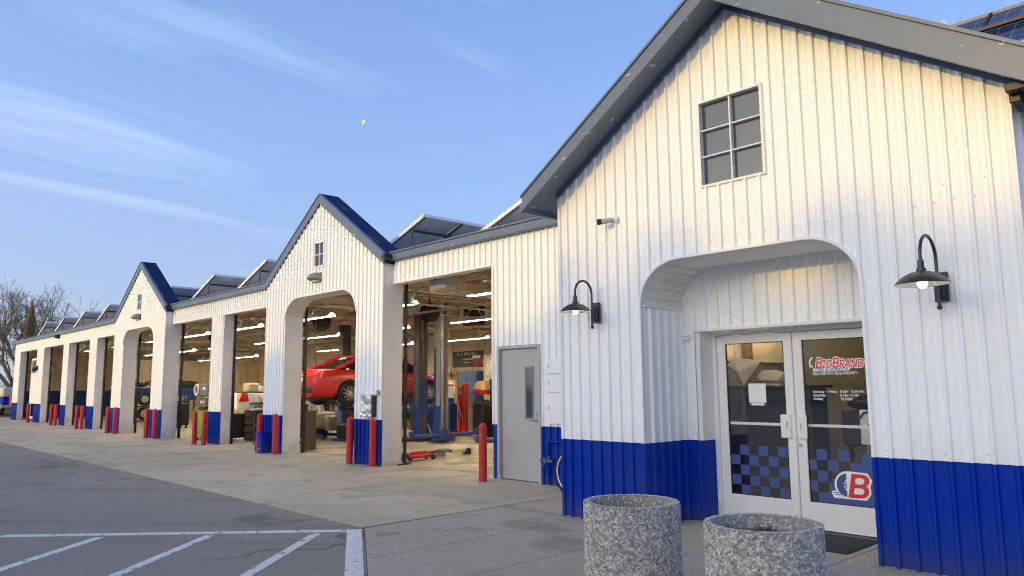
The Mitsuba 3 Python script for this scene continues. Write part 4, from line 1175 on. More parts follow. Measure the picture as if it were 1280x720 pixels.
# ---------------------------------------------------------------- lifts
def lift(xr, y, label, xl=None, top=3.95, za=0.86):
    k = thing('two_post_lift', label, 'car lift', 'two post lifts in the service bays')
    posts = [xr] if xl is None else [xr, xl]
    for x in posts:
        s = 1 if x == xr else -1
        p = part(k, 'post', cat(box(x - 0.13, x + 0.13, y - 0.15, y - 0.135, 1.0, top), box(x - 0.13, x + 0.13, y + 0.135, y + 0.15, 0.02, top), box(x + s * 0.115, x + s * 0.13, y - 0.135, y + 0.135, 0.02, top), box(x - 0.05, x + 0.05, y - 0.05, y + 0.05, 0.02, top - 0.02)), P((0.07, 0.072, 0.08), 0.35) if xr < -11 else P((0.30, 0.31, 0.33), 0.3))
        part(p, 'blue_face', cat(box(x - 0.131, x - 0.03, y - 0.153, y - 0.1505, 0.02, 2.62), box(x - 0.13, x + 0.13, y - 0.15, y - 0.1355, 0.02, 1.0), box(x + s * 0.1302, x + s * 0.133, y - 0.135, y + 0.135, 0.9, 1.75)), LBLUE)
        part(p, 'base_plate', cbox(x - 0.28, x + 0.28, y - 0.24, y + 0.24, 0.0, 0.02, 0.004), DARK)
        part(p, 'carriage', cbox(x - 0.17, x + 0.17, y - 0.18, y + 0.18, za - 0.14, za + 0.16), LBLUE)
        for dy in (-1.15, 1.05):
            a = np.array([x - s * 0.1, y + 0.1 * np.sign(dy), za]); b = np.array([x - s * (0.55 if za > 0.5 else 0.22), y + dy, za + 0.04])
            part(k, 'arm', cat(tube(a, b, 0.055, n=8), tube(b, b + [0, 0, 0.12], 0.07, n=12)), LBLUE)
    part(k, 'cable_conduit', cat([tube((x, y + 0.16, top - 0.5), (x, y + 0.16, top), 0.03, n=8) for x in posts]), BLACK)


lift(-11.45, 4.5, 'blue and black two post lift holding up the red car', -14.45)
lift(-7.35, 4.45, 'blue two post lift standing free in the bay of the nearer gable', -10.42, za=0.20)
lift(-15.62, 4.5, 'dark two post lift behind the red car', -18.6, za=0.2)

# ---------------------------------------------------------------- cars


def car(name, label, x, yrear, z, paint, kind='sedan', tone=None):
    k = thing(name, label, 'car')
    L = 4.65
    suv = kind == 'suv'
    #        y from rear   half width   belt height
    if not suv:
        st = [(0.0, 0.66, 0.80), (0.10, 0.80, 0.95), (0.45, 0.89, 0.99), (1.0, 0.915, 1.0), (1.6, 0.92, 0.97), (2.4, 0.92, 0.94), (3.1, 0.92, 0.93), (3.7, 0.90, 0.86), (4.2, 0.86, 0.78), (4.5, 0.76, 0.70), (4.65, 0.60, 0.62)]
        gh = [(0.72, 0.70, 1.0), (1.15, 0.66, 1.22), (1.62, 0.61, 1.39), (2.1, 0.60, 1.44), (2.6, 0.60, 1.43), (3.05, 0.62, 1.25), (3.55, 0.70, 0.92)]
    else:
        st = [(0.0, 0.80, 1.00), (0.06, 0.86, 1.06), (0.3, 0.91, 1.07), (1.0, 0.93, 1.06), (2.0, 0.93, 1.04), (3.0, 0.93, 1.03), (3.6, 0.91, 1.0), (4.2, 0.88, 0.94), (4.5, 0.80, 0.85), (4.65, 0.66, 0.75)]
        gh = [(2.20, 0.80, 1.06), (2.28, 0.74, 1.45), (2.38, 0.70, 1.68), (2.6, 0.68, 1.74), (2.9, 0.66, 1.72), (3.3, 0.68, 1.5), (3.75, 0.76, 1.02)]
    zb = 0.24 if not suv else 0.30

    def ring(w, zt):
        return [(0, zb), (w * 0.80, zb), (w * 0.95, zb + 0.09), (w, zb + 0.30), (w * 0.985, zb + (zt - zb) * 0.72), (w * 0.94, zt - 0.05), (w * 0.84, zt), (0, zt + 0.025)]

    def loft(stations, fn):
        rows = []
        for y, w, zt in stations:
            r = fn(w, zt)
            full = r + [(-a, b) for a, b in r[-2:0:-1]]
            rows.append([(a, y, b) for a, b in full])
        n = len(rows[0]); V = np.array(rows).reshape(-1, 3); Fq = []
        for i in range(len(rows) - 1):
            for j in range(n):
                a, b = i * n + j, i * n + (j + 1) % n
                Fq += [[a, b, b + n], [a, b + n, a + n]]
        c0, c1 = len(V), len(V) + 1
        V = np.vstack([V, V[:n].mean(0), V[-n:].mean(0)])
        for j in range(n):
            Fq += [[c0, (j + 1) % n, j], [c1, (len(rows) - 1) * n + j, (len(rows) - 1) * n + (j + 1) % n]]
        m = trimesh.Trimesh(V, np.array(Fq), process=False)
        if m.volume < 0:
            m.invert()
        return m

    def fine(stations, m):
        s = np.array(stations)
        from scipy.interpolate import PchipInterpolator
        yy = np.linspace(s[0, 0], s[-1, 0], m)
        return list(zip(yy, PchipInterpolator(s[:, 0], s[:, 1])(yy), PchipInterpolator(s[:, 0], s[:, 2])(yy)))
    body = loft(fine(st, 30), ring)
    wr = 0.335 if not suv else 0.37
    wy = (0.98, 3.72)
    cuts = []
    for y in wy:
        for s in (-1, 1):
            c = trimesh.creation.cylinder(wr + 0.045, 0.6, sections=28)
            c.apply_transform(trimesh.transformations.rotation_matrix(math.pi / 2, [0, 1, 0])); c.apply_translation((s * 0.86, y, wr))
            cuts.append(c)
    try:
        body = trimesh.boolean.difference([body] + cuts, engine='manifold')
    except Exception:
        pass
    M = (x, yrear, z)
    bd = part(k, 'body', mv(body, *M), paint, smooth=32)

    def gring(w, zt):
        zbel = 0.88 if not suv else 1.0
        t = max(zt - zbel, 0.02)
        wb = 0.83 if not suv else 0.86
        f = min(1.0, t / (0.5 if not suv else 0.7))
        wt = wb + (w - wb) * f
        return [(0, zbel), (wb, zbel), (wb + (wt - wb) * 0.55, zbel + t * 0.55), (wt + 0.03, zt - 0.04), (wt - 0.05, zt), (0, zt + 0.012)]
    part(k, 'glasshouse', mv(loft(fine(gh, 22), gring), *M), TINT, smooth=35)
    rf = [q for q in fine(gh, 40) if q[2] > (1.36 if not suv else 1.62)]

    def rring(w, zt):
        wt = 0.60 if not suv else 0.66
        wt = min(w, wt + 0.02)
        return [(0, zt - 0.03), (wt + 0.035, zt - 0.06), (wt + 0.04, zt - 0.03), (wt - 0.04, zt + 0.012), (0, zt + 0.025)]
    part(k, 'roof', mv(loft(rf, rring), *M), paint, smooth=35)
    # pillars
    for s in (-1, 1):
        if not suv:
            segs = [((0.80, 0.55, 0.97), (0.645, 1.60, 1.40)), ((0.84, 2.2, 0.92), (0.645, 2.25, 1.41)), ((0.84, 3.5, 0.92), (0.645, 2.72, 1.40))]
        else:
            segs = [((0.86, 2.22, 1.03), (0.70, 2.36, 1.68)), ((0.86, 3.0, 1.03), (0.70, 2.9, 1.7)), ((0.86, 3.7, 1.02), (0.70, 3.0, 1.66))]
        part(k, 'pillar', mv(cat([tube((s * a[0], a[1], a[2]), (s * b[0], b[1], b[2]), 0.055 if i == 0 else 0.03, n=8) for i, (a, b) in enumerate(segs)]), *M), paint, smooth=True)
    for y in wy:
        for s in (-1, 1):
            prof = [(wr * 0.62, -0.10), (wr * 0.70, -0.108), (wr * 0.93, -0.105), (wr, -0.075), (wr, 0.075), (wr * 0.93, 0.105), (wr * 0.70, 0.108), (wr * 0.62, 0.10)]
            t = lathe(prof, 36); t.apply_transform(trimesh.transformations.rotation_matrix(math.pi / 2, [0, 1, 0]))
            xw = s * (0.80 if not suv else 0.82)
            w = part(k, 'wheel', mv(mv(t, xw, y, wr), *M), RUBBER, smooth=40)
            rim = [tube((0.07 * s, 0, 0), (0.085 * s, 0, 0), 0.055, n=16)]
            for a in np.arange(10) / 10 * 2 * np.pi:
                rim.append(tube((0.075 * s, 0, 0), (0.09 * s, wr * 0.62 * math.cos(a), wr * 0.62 * math.sin(a)), 0.024, 0.016, n=6))
            hoop = lathe([(wr * 0.60, 0.085), (wr * 0.635, 0.10), (wr * 0.635, -0.09), (wr * 0.60, -0.09)], 36); hoop.apply_transform(trimesh.transformations.rotation_matrix(math.pi / 2, [0, 1, 0]))
            part(w, 'rim', mv(mv(cat(rim, hoop), xw, y, wr), *M), STEEL)
            part(w, 'brake_disc', mv(mv(tube((-0.05 * s, 0, 0), (-0.04 * s, 0, 0), wr * 0.5, n=24), xw, y, wr), *M), DARK)
    for s in (-1, 1):
        if not suv:
            tl = trimesh.convex.convex_hull(np.array([(s * 0.50, 0.06, 0.76), (s * 0.50, 0.08, 0.92), (s * 0.86, 0.20, 0.94), (s * 0.925, 0.50, 0.95), (s * 0.92, 0.48, 0.88), (s * 0.84, 0.14, 0.76), (s * 0.6, 0.10, 0.9), (s * 0.8, 0.3, 0.85)]))
        else:
            tl = trimesh.convex.convex_hull(np.array([(s * 0.72, 0.0, 0.78), (s * 0.74, 0.02, 1.04), (s * 0.90, 0.10, 1.04), (s * 0.945, 0.30, 1.05), (s * 0.95, 0.36, 0.78), (s * 0.86, 0.03, 0.76), (s * 0.85, 0.3, 0.9)]))
        part(k, 'tail_light', mv(tl, *M), TAIL)
        hl = trimesh.convex.convex_hull(np.array([(s * 0.52, 4.48, 0.66), (s * 0.80, 4.28, 0.75), (s * 0.87, 4.02, 0.80), (s * 0.86, 4.05, 0.70), (s * 0.74, 4.42, 0.60), (s * 0.6, 4.3, 0.65)]))
        part(k, 'headlight', mv(hl, *M), ALU)
        mr = trimesh.creation.icosphere(2, 1.0); mr.apply_scale((0.10, 0.07, 0.075)); mr.apply_translation((s * 1.0, 3.15, 1.0 if not suv else 1.12))
        part(k, 'mirror', mv(mr, *M), paint, smooth=True)
        part(k, 'door_handle', mv(cat(cbox(s * 0.925, s * 0.95, 1.55, 1.75, 0.80, 0.83), cbox(s * 0.925, s * 0.95, 2.55, 2.75, 0.80, 0.83)), *M), paint)
        part(k, 'door_gap', mv(cat([box(s * 0.9215, s * 0.9225, y, y + 0.008, 0.40, 0.9) for y in (1.4, 2.3, 3.35)]), *M), BLACK)
    part(k, 'bumper', mv(cbox(-0.60, 0.60, -0.035, 0.12, 0.36, 0.52, 0.03), *M), DARK if not suv else paint)
    part(k, 'number_plate', mv(box(-0.16, 0.16, -0.012, 0.02, 0.68, 0.78), *M), ALU)
    part(k, 'underbody', mv(cat(box(-0.6, 0.6, 0.4, 4.2, zb - 0.03, zb + 0.02), tube((0.3, 0.1, zb - 0.05), (0.3, 2.2, zb - 0.05), 0.05), cbox(-0.1, 0.5, 0.12, 0.5, zb - 0.1, zb + 0.05)), *M), DARK)
    return k


car('red_car', 'glossy red sedan raised on a lift, its rear towards the door', -12.92, 1.55, 1.03, CARRED)
wk = car('white_pickup', 'white pickup truck with a red tail lamp in the bay of the farther gable', -21.15, 2.98, 0.30, CARWHITE, 'suv')
part(wk, 'bed_liner', cbox(-21.95, -20.35, 3.13, 5.1, 1.352, 1.40, 0.02), BLACK)
part(wk, 'roll_bar', path([(-21.95, 4.9, 1.38), (-21.9, 4.95, 1.88), (-20.4, 4.95, 1.88), (-20.35, 4.9, 1.38)], 0.05), BLACK)
part(wk, 'cargo', cat(cbox(-21.6, -21.1, 3.7, 4.2, 1.401, 1.73, 0.05), cbox(-20.95, -20.6, 4.0, 4.4, 1.401, 1.62, 0.05)), BEIGE)
part(wk, 'red_can', cbox(-20.7, -20.4, 4.6, 4.8, 1.401, 1.60, 0.03), RED)

# ---------------------------------------------------------------- shop equipment


def tyre(k, c, axis, R=0.33, w=0.22):
    prof = [(R * 0.6, -w / 2), (R * 0.9, -w / 2), (R, -w / 2 + 0.03), (R, w / 2 - 0.03), (R * 0.9, w / 2), (R * 0.6, w / 2), (R * 0.6, -w / 2)]
    m = lathe(prof, 32)
    if axis == 'x':
        m.apply_transform(trimesh.transformations.rotation_matrix(math.pi / 2, [0, 1, 0]))
    if axis == 'y':
        m.apply_transform(trimesh.transformations.rotation_matrix(math.pi / 2, [1, 0, 0]))
    m.apply_translation(c)
    return m


k = thing('tyre_cart', 'black steel cart frame heaped with drive parts inside the bay left of the nearer gable', 'cart')
part(k, 'frame', cat([tube((a, b, 0.03), (a, b, 1.06), 0.02, n=8) for a in (-13.6, -11.9) for b in (0.55, 1.15)] + [tube((-13.6, b, z), (-11.9, b, z), 0.022, n=8) for b in (0.55, 1.15) for z in (0.12, 0.55, 1.04)] + [tube((a, 0.55, z), (a, 1.15, z), 0.022, n=8) for a in (-13.6, -11.9) for z in (0.12, 0.55, 1.04)]), DARK)
part(k, 'shelf', cat(box(-13.58, -11.92, 0.57, 1.13, 0.13, 0.15), box(-13.58, -11.92, 0.57, 1.13, 0.56, 0.575)), BLACK)
part(k, 'axle', cat(tube((-13.5, 0.85, 0.72), (-12.0, 0.80, 0.78), 0.05, n=12), trimesh.creation.icosphere(2, 0.17).apply_translation((-12.8, 0.82, 0.74))), DARK)
part(k, 'exhaust_pipe', cat(tube((-12.7, 0.62, 0.30), (-11.95, 0.62, 0.33), 0.06, n=14), tube((-12.9, 0.62, 0.29), (-12.7, 0.62, 0.30), 0.03, n=10)), P((0.42, 0.33, 0.20), 0.4, metallic=0.6))
part(k, 'handle', path([(-13.75, 0.50, 0.95), (-12.3, 0.48, 1.02), (-12.2, 0.48, 1.15)], 0.03), GREY)
for i, c in enumerate([(-13.2, 0.78, 0.36), (-12.65, 0.92, 0.38), (-12.2, 0.9, 0.40), (-13.0, 0.86, 1.22), (-12.25, 0.9, 1.24)]):
    nm = ['left of three on the lower shelf', 'middle of three on the lower shelf', 'right of three on the lower shelf', 'left one on top of the cart', 'right one on top of the cart'][i]
    t = thing('tyre', 'black car tyre ' + nm, 'tyre')
    ax = 'y' if i < 3 else 'z'
    part(t, 'tread', tyre(t, c if i < 3 else (c[0], c[1], 1.17), ax, 0.23 if i < 3 else 0.30, 0.18), RUBBER, smooth=40)
    if i < 3:
        part(t, 'wheel_hub', tube((c[0], c[1] - 0.05, c[2]), (c[0], c[1] + 0.05, c[2]), 0.14, n=20), MID)

k = thing('wheel_balancer', 'grey and black wheel balancer machine inside the bay right of the farther gable', 'machine')
part(k, 'cabinet', cbox(-18.15, -17.3, 0.75, 1.35, 0.0, 0.95, 0.03), BLACK)
part(k, 'hood', cbox(-18.2, -17.1, 0.62, 1.2, 1.28, 1.70, 0.06), P((0.16, 0.155, 0.14), 0.5))
part(k, 'tray', cbox(-18.1, -17.2, 0.65, 1.3, 0.98, 1.24, 0.02), P((0.13, 0.10, 0.07), 0.6))
part(k, 'badge', cbox(-17.45, -17.25, 0.612, 0.622, 1.50, 1.57, 0.004), ENAM)
part(k, 'dials', cat(tube((-17.6, 0.66, 1.12), (-17.6, 0.63, 1.12), 0.05), tube((-17.4, 0.66, 1.12), (-17.4, 0.63, 1.12), 0.05)), ENAM)
part(k, 'wheel_guard', cat(torus(np.array([-17.9, 0.60, 1.5]), 0.16, 0.03)), ENAM, smooth=True)
k = thing('green_bin', 'bright green plastic bin just inside the bay', 'bin')
part(k, 'tub', trimesh.convex.convex_hull(np.array([(-16.95 + sx * w, 0.55 + sy * w * 0.7, z) for sx in (-1, 1) for sy in (-1, 1) for w, z in ((0.27, 0.06), (0.33, 0.84))])), GREEN)
part(k, 'rim', cbox(-17.31, -16.59, 0.29, 0.81, 0.842, 0.875, 0.01), GREEN)
part(k, 'wheel', cat(tube((-17.2, 0.4, 0.06), (-17.14, 0.4, 0.06), 0.06), tube((-16.76, 0.4, 0.06), (-16.7, 0.4, 0.06), 0.06)), BLACK)
k = thing('tool_trolley', 'low black tool trolley with rags beside the green bin', 'trolley')
part(k, 'cabinet', cbox(-16.45, -15.75, 0.75, 1.35, 0.08, 0.78, 0.02), BLACK)
for z in (0.2, 0.38, 0.56):
    part(k, 'drawer', cbox(-16.42, -15.78, 0.735, 0.755, z, z + 0.15, 0.005), DARK)
part(k, 'rag', trimesh.convex.convex_hull(np.array([(-16.5, 0.7, 0.80), (-16.1, 0.9, 1.05), (-15.95, 1.2, 0.8), (-16.4, 1.2, 0.79), (-16.35, 0.8, 0.98)])), PAPER)
part(k, 'hose', path([(-16.3, 0.72, 0.85), (-16.0, 0.68, 1.1), (-15.8, 0.8, 0.75), (-15.75, 0.7, 0.4)], 0.035), BLACK)

k = thing('brown_board', 'dark brown board standing on edge just inside the arched bay', 'board')
part(k, 'sheet', mv(cbox(-0.33, 0.33, -0.02, 0.02, 0, 0.93, 0.004), -10.98, 0.80, 0, 128), BROWN)
part(k, 'edge_strip', mv(cbox(-0.335, 0.335, -0.022, 0.022, 0.931, 0.95, 0.003), -10.98, 0.80, 0, 128), DARK)

k = thing('engine_stand', 'metal engine with pale casting on a floor stand under the red car', 'engine')
part(k, 'block', cat(cbox(-15.0, -14.45, 3.0, 3.6, 0.30, 0.80, 0.05), tube((-14.9, 3.3, 0.8), (-14.9, 3.3, 0.95), 0.09), tube((-14.5, 3.0, 0.45), (-14.2, 2.9, 0.5), 0.08), cbox(-14.4, -14.1, 3.1, 3.4, 0.25, 0.7, 0.04)), P((0.55, 0.50, 0.42), 0.4, metallic=0.4))
part(k, 'manifold', cat([path([(-14.95 + 0.13 * i, 2.98, 0.68), (-14.93 + 0.13 * i, 2.88, 0.6), (-14.8, 2.84, 0.4)], 0.03) for i in range(4)]), P((0.62, 0.57, 0.48), 0.4))
part(k, 'stand', cat(cbox(-15.2, -14.0, 2.85, 2.95, 0.05, 0.15), cbox(-15.2, -14.0, 3.55, 3.65, 0.05, 0.15), cbox(-15.1, -15.0, 2.9, 3.6, 0.05, 0.5)), LBLUE)
part(k, 'caster', cat([tube((x, y, 0.05), (x, y + 0.03, 0.05), 0.05) for x in (-15.1, -14.1) for y in (2.88, 3.58)]), BLACK)

k = thing('floor_jack', 'red floor jack with blue handle lying on the floor of the nearest bay', 'jack')
part(k, 'chassis', cat(mv(cbox(-0.13, 0.13, -0.35, 0.35, 0.05, 0.13, 0.02), -6.84, 1.05, 0, 10), mv(cbox(-0.06, 0.06, -0.2, 0.25, 0.13, 0.18, 0.02), -6.84, 1.05, 0, 10)), RED)
part(k, 'handle', path([(-6.9, 1.3, 0.12), (-7.02, 1.75, 0.13), (-7.05, 2.1, 0.11)], 0.03), DARK)
part(k, 'grip', path([(-7.05, 2.1, 0.11), (-7.12, 2.6, 0.10)], 0.05), BEIGE)
part(k, 'sleeve', tube((-6.75, 0.62, 0.12), (-6.78, 0.75, 0.12), 0.06), LBLUE)
part(k, 'caster', cat([tube((x - 0.02, y, 0.05), (x + 0.02, y, 0.05), 0.05) for x in (-6.95, -6.70) for y in (0.75, 1.35)] + [tube((-7.2, 2.62, 0.07), (-7.05, 2.62, 0.07), 0.075)]), BLACK)
part(k, 'bundle', cat(cbox(-7.12, -6.95, 1.55, 1.9, 0.02, 0.12, 0.03), mv(cbox(-0.09, 0.09, -0.14, 0.14, 0.1, 0.18, 0.03), -7.0, 1.85)), MID)
k = thing('air_hose', 'black air hose curling from the pier foot across the floor', 'hose')
part(k, 'hose', path([(-6.22, 0.30, 0.02), (-6.18, 0.10, 0.02), (-6.24, 0.42, 0.02), (-6.5, 0.6, 0.02)], 0.014), RUBBER)
part(k, 'coupling', tube((-6.5, 0.6, 0.02), (-6.56, 0.63, 0.02), 0.02), STEEL)
k = thing('transmission_jack', 'black low floor jack tray with a long bar and upright handle', 'jack')
part(k, 'tray', cat(cbox(-11.5, -10.75, 4.62, 4.66, 0.0, 0.2), cbox(-11.5, -10.75, 5.2, 5.24, 0.0, 0.2), cbox(-11.52, -11.46, 4.66, 5.2, 0.0, 0.2), cbox(-10.8, -10.74, 4.66, 5.2, 0.0, 0.2), box(-11.46, -10.8, 4.66, 5.2, 0.01, 0.04)), P((0.06, 0.065, 0.085), 0.5))
part(k, 'bar', cat(tube((-11.35, 3.65, 0.06), (-11.0, 4.65, 0.10), 0.05, n=8), cbox(-11.5, -11.2, 3.55, 3.8, 0.01, 0.12)), BLACK)
part(k, 'handle', path([(-11.25, 4.9, 0.1), (-11.28, 4.95, 1.35)], 0.025), STEEL)
k = thing('tool_pair', 'blue and grey hand tools lying behind the lone bollard', 'tools')
part(k, 'handle', cat(tube((-5.6, 2.35, 0.04), (-5.2, 2.55, 0.05), 0.04), tube((-5.0, 2.3, 0.04), (-4.9, 2.5, 0.04), 0.05)), LBLUE)
part(k, 'head', cat(cbox(-5.2, -4.9, 2.5, 2.75, 0.0, 0.1), cbox(-4.9, -4.6, 2.3, 2.5, 0.0, 0.14)), MID)

# the back of the nearest bay
k = thing('blue_cabinet', 'tall pale blue steel cabinet at the back of the shop', 'cabinet')
part(k, 'case', cbox(-14.72, -13.72, 8.55, 9.1, 0.05, 2.06, 0.01), PBLUE)
part(k, 'door', cbox(-14.68, -14.24, 8.53, 8.549, 0.1, 2.0, 0.005), PBLUE)
part(k, 'door', cbox(-14.20, -13.76, 8.53, 8.549, 0.1, 2.0, 0.005), PBLUE)
part(k, 'side_edge', box(-14.74, -14.725, 8.54, 9.1, 0.05, 2.06), LBLUE)
k = thing('wall_banner', 'dark banner with pale lettering and a red emblem on the back wall', 'banner')
part(k, 'board', box(-16.17, -14.38, YBACK - 0.03, YBACK - 0.004, 2.24, 2.83), P((0.035, 0.035, 0.033), 0.5))
part(k, 'red_corner', box(-14.98, -14.42, YBACK - 0.034, YBACK - 0.0305, 2.28, 2.6), P((0.30, 0.02, 0.03), 0.5))
part(k, 'pale_mark', cat([box(x, x + 0.05, YBACK - 0.034, YBACK - 0.0305, 2.69, 2.69 + h) for x, h in zip((-15.85, -15.65, -15.48, -15.33, -15.18, -15.02, -14.88), (0.08, 0.05, 0.07, 0.08, 0.05, 0.09, 0.07))]), ENAM)
part(k, 'pale_line', cat(box(-15.55, -14.95, YBACK - 0.034, YBACK - 0.0305, 2.52, 2.545), box(-15.5, -15.1, YBACK - 0.034, YBACK - 0.0305, 2.40, 2.43), cbox(-15.0, -14.55, YBACK - 0.038, YBACK - 0.0345, 2.55, 2.66, 0.001)), ENAM)
k = thing('tall_white_cupboard', 'cream cupboard beside the pale blue cabinet', 'cupboard')
part(k, 'case', cbox(-13.5, -12.6, 8.7, 9.3, 0.0, 2.6, 0.01), BEIGE)
part(k, 'shelf', cat([box(-13.48, -12.62, 8.66, 8.70, z, z + 0.03) for z in (0.7, 1.3, 1.9)]), ENAM)
part(k, 'notice', box(-13.3, -12.9, 8.655, 8.66, 1.95, 2.4), PAPER)
k = thing('blue_waste_bin', 'blue tall waste bin near the lift', 'bin')
part(k, 'tub', trimesh.convex.convex_hull(np.array([(-13.55 + sx * w, 7.3 + sy * w, z) for sx in (-1, 1) for sy in (-1, 1) for w, z in ((0.20, 0.02), (0.24, 0.93))])), LBLUE)
part(k, 'lid', cbox(-13.82, -13.28, 7.03, 7.57, 0.932, 0.98, 0.01), LBLUE)
k = thing('grey_panel_bin', 'pale grey sheet metal bin beside the blue waste bin', 'bin')
part(k, 'case', cbox(-13.05, -12.65, 7.15, 7.55, 0.06, 0.95, 0.01), GREY)
part(k, 'rim', cbox(-13.07, -12.63, 7.13, 7.57, 0.952, 0.98, 0.005), MID)
k = thing('blue_parts_washer', 'blue parts washer basin with a shelf behind the lift post', 'parts washer')
part(k, 'basin', cbox(-14.35, -13.7, 7.0, 7.6, 0.75, 1.15, 0.03), LBLUE)
part(k, 'stand', cbox(-14.25, -13.8, 7.1, 7.5, 0.02, 0.75, 0.02), LBLUE)
part(k, 'backsplash', cbox(-14.35, -13.7, 7.55, 7.6, 1.15, 1.75, 0.01), ENAM)
part(k, 'red_stripe', box(-14.36, -13.69, 7.52, 7.548, 1.55, 1.60), RED)
k = thing('engine_hoist', 'red engine hoist column beside the bins', 'hoist')
part(k, 'column', cbox(-12.52, -12.34, 6.9, 7.05, 0.1, 1.62, 0.02), RED)
part(k, 'boom', cat(tube((-12.43, 6.97, 1.58), (-12.5, 6.75, 1.45), 0.05, n=8), cbox(-12.64, -12.55, 6.85, 7.0, 0.05, 1.3, 0.02)), RED)
part(k, 'ram', tube((-12.45, 6.9, 0.5), (-12.6, 6.65, 1.35), 0.03, n=8), STEEL)
part(k, 'legs', cat(cbox(-12.9, -12.8, 6.0, 7.0, 0.03, 0.12), cbox(-12.2, -12.1, 6.0, 7.0, 0.03, 0.12), cbox(-12.9, -12.1, 6.95, 7.05, 0.03, 0.12)), RED)
part(k, 'caster', cat([tube((x, y, 0.04), (x + 0.04, y, 0.04), 0.04) for x in (-12.87, -12.17) for y in (6.05, 6.95)]), BLACK)
k = thing('tyre_changer', 'black tyre changer with red and cream head in the nearest bay', 'machine')
part(k, 'base', cbox(-11.65, -11.15, 6.6, 7.2, 0.0, 0.98, 0.04), BLACK)
part(k, 'turntable', cat(tube((-11.4, 6.8, 0.98), (-11.4, 6.8, 1.05), 0.26, n=24), [cbox(-11.4 + 0.2 * math.cos(a) - 0.04, -11.4 + 0.2 * math.cos(a) + 0.04, 6.8 + 0.2 * math.sin(a) - 0.04, 6.8 + 0.2 * math.sin(a) + 0.04, 1.05, 1.12) for a in (0.4, 2, 3.5, 5)]), DARK)
part(k, 'tower', cat(cbox(-11.5, -11.36, 7.2, 7.35, 0.0, 1.75, 0.02), tube((-11.43, 7.27, 1.72), (-11.1, 6.9, 1.70), 0.045, n=8), tube((-11.1, 6.9, 1.75), (-11.1, 6.9, 1.15), 0.03, n=8)), BLACK)
part(k, 'head_cover', trimesh.convex.convex_hull(np.array([(-11.75, 6.75, 1.45), (-11.75, 7.1, 1.45), (-11.2, 6.75, 1.42), (-11.2, 7.1, 1.42), (-11.65, 6.8, 1.68), (-11.3, 6.8, 1.68), (-11.65, 7.05, 1.7), (-11.3, 7.05, 1.7)])), P((0.70, 0.52, 0.32), 0.5))
part(k, 'red_band', cbox(-11.78, -11.18, 6.72, 7.12, 1.28, 1.418, 0.02), RED)
part(k, 'pedal', cat([cbox(-11.6 + 0.16 * i, -11.5 + 0.16 * i, 6.4, 6.6, 0.04, 0.08) for i in range(3)]), STEEL)
k = thing('black_machine', 'second black machine with grey arms behind the lone bollard', 'machine')
part(k, 'cabinet', cbox(-10.75, -10.2, 6.8, 7.4, 0.0, 0.9, 0.04), BLACK)
part(k, 'arm', cat(path([(-10.5, 6.9, 0.9), (-10.55, 6.8, 1.35), (-10.2, 6.6, 1.4)], 0.05), path([(-10.3, 7.2, 0.9), (-10.1, 7.0, 1.2)], 0.04)), MID)
part(k, 'red_cylinder', tube((-10.7, 6.7, 0.72), (-10.2, 6.7, 0.76), 0.06), RED)
k = thing('red_tool_chest', 'red tool chest against the back wall near the door frame', 'tool chest')
part(k, 'case', cbox(-12.4, -11.5, 8.6, 9.2, 0.0, 1.65, 0.02), RED)
for z in (0.2, 0.5, 0.8, 1.1, 1.35):
    part(k, 'drawer', cbox(-12.36, -11.54, 8.58, 8.60, z, z + 0.22, 0.006), RED)
k = thing('wall_speaker', 'black box speaker hung under the ceiling beam of the nearest bay', 'speaker')
part(k, 'case', cbox(-10.9, -10.2, 5.6, 5.9, 3.3, 3.85, 0.02), BLACK)
part(k, 'bracket', tube((-10.55, 5.75, 3.85), (-10.55, 5.75, HE - 0.2), 0.03), DARK)
# pipes and conduits
k = thing('air_pipe', 'thin galvanised air pipe running under the shop ceiling', 'pipe')
part(k, 'pipe', cat(tube((-41.5, 2.6, 3.35), (-3.4, 2.6, 3.35), 0.022, n=8), tube((-41.5, 5.9, 3.45), (-3.4, 5.9, 3.45), 0.03, n=8)), GALV)
part(k, 'drop', cat([tube((x, YBACK - 0.05, 0.9), (x, YBACK - 0.05, 3.42), 0.02, n=8) for x in (-13.9, -16.6, -18.4, -22.0)]), BEIGE)
k = thing('ceiling_duct', 'beige rectangular duct along the back of the service bays', 'duct')
part(k, 'duct', cbox(-40.0, -3.6, 8.3, 9.1, 3.6, 3.82, 0.01), BEIGE)
part(k, 'hanger', cat([box(x, x + 0.03, 8.4, 8.43, 3.82, HE) for x in np.arange(-39, -4, 2.5)]), GALV)

# ---------------------------------------------------------------- more of the shop's clutter
NTH = ['nearest', 'second nearest', 'third nearest', 'fourth nearest', 'fifth nearest', 'sixth nearest', 'seventh nearest', 'eighth nearest']
cr = np.random.default_rng(5)
TINTS = [LBLUE, DARK, BEIGE, RED, GREY, BLACK, MID, PAPER]
for i, x in enumerate((-16.9, -19.3, -21.8, -24.3, -26.9)):
    k = thing('steel_shelf', f'steel shelf of boxes and cans on the back wall, {NTH[i]} of five', 'shelf', 'steel shelves along the back wall')
    part(k, 'upright', cat([cbox(x + a - 0.02, x + a + 0.02, 8.85 + b, 8.89 + b, 0.0, 2.1) for a in (-0.8, 0.8) for b in (0, 0.5)]), DARK)
    for z in (0.25, 0.85, 1.45, 2.0):
        part(k, 'board', box(x - 0.82, x + 0.82, 8.84, 9.4, z, z + 0.03), MID)
        xx = x - 0.75
        while xx < x + 0.6 and z < 2.0 + (i % 2):
            w, h = cr.uniform(0.12, 0.4), cr.uniform(0.12, 0.42)
            part(k, 'stored_box', cbox(xx, xx + w, 8.87, 9.25, z + 0.031, z + 0.03 + h, 0.01), TINTS[cr.integers(len(TINTS))])
            xx += w + cr.uniform(0.02, 0.1)
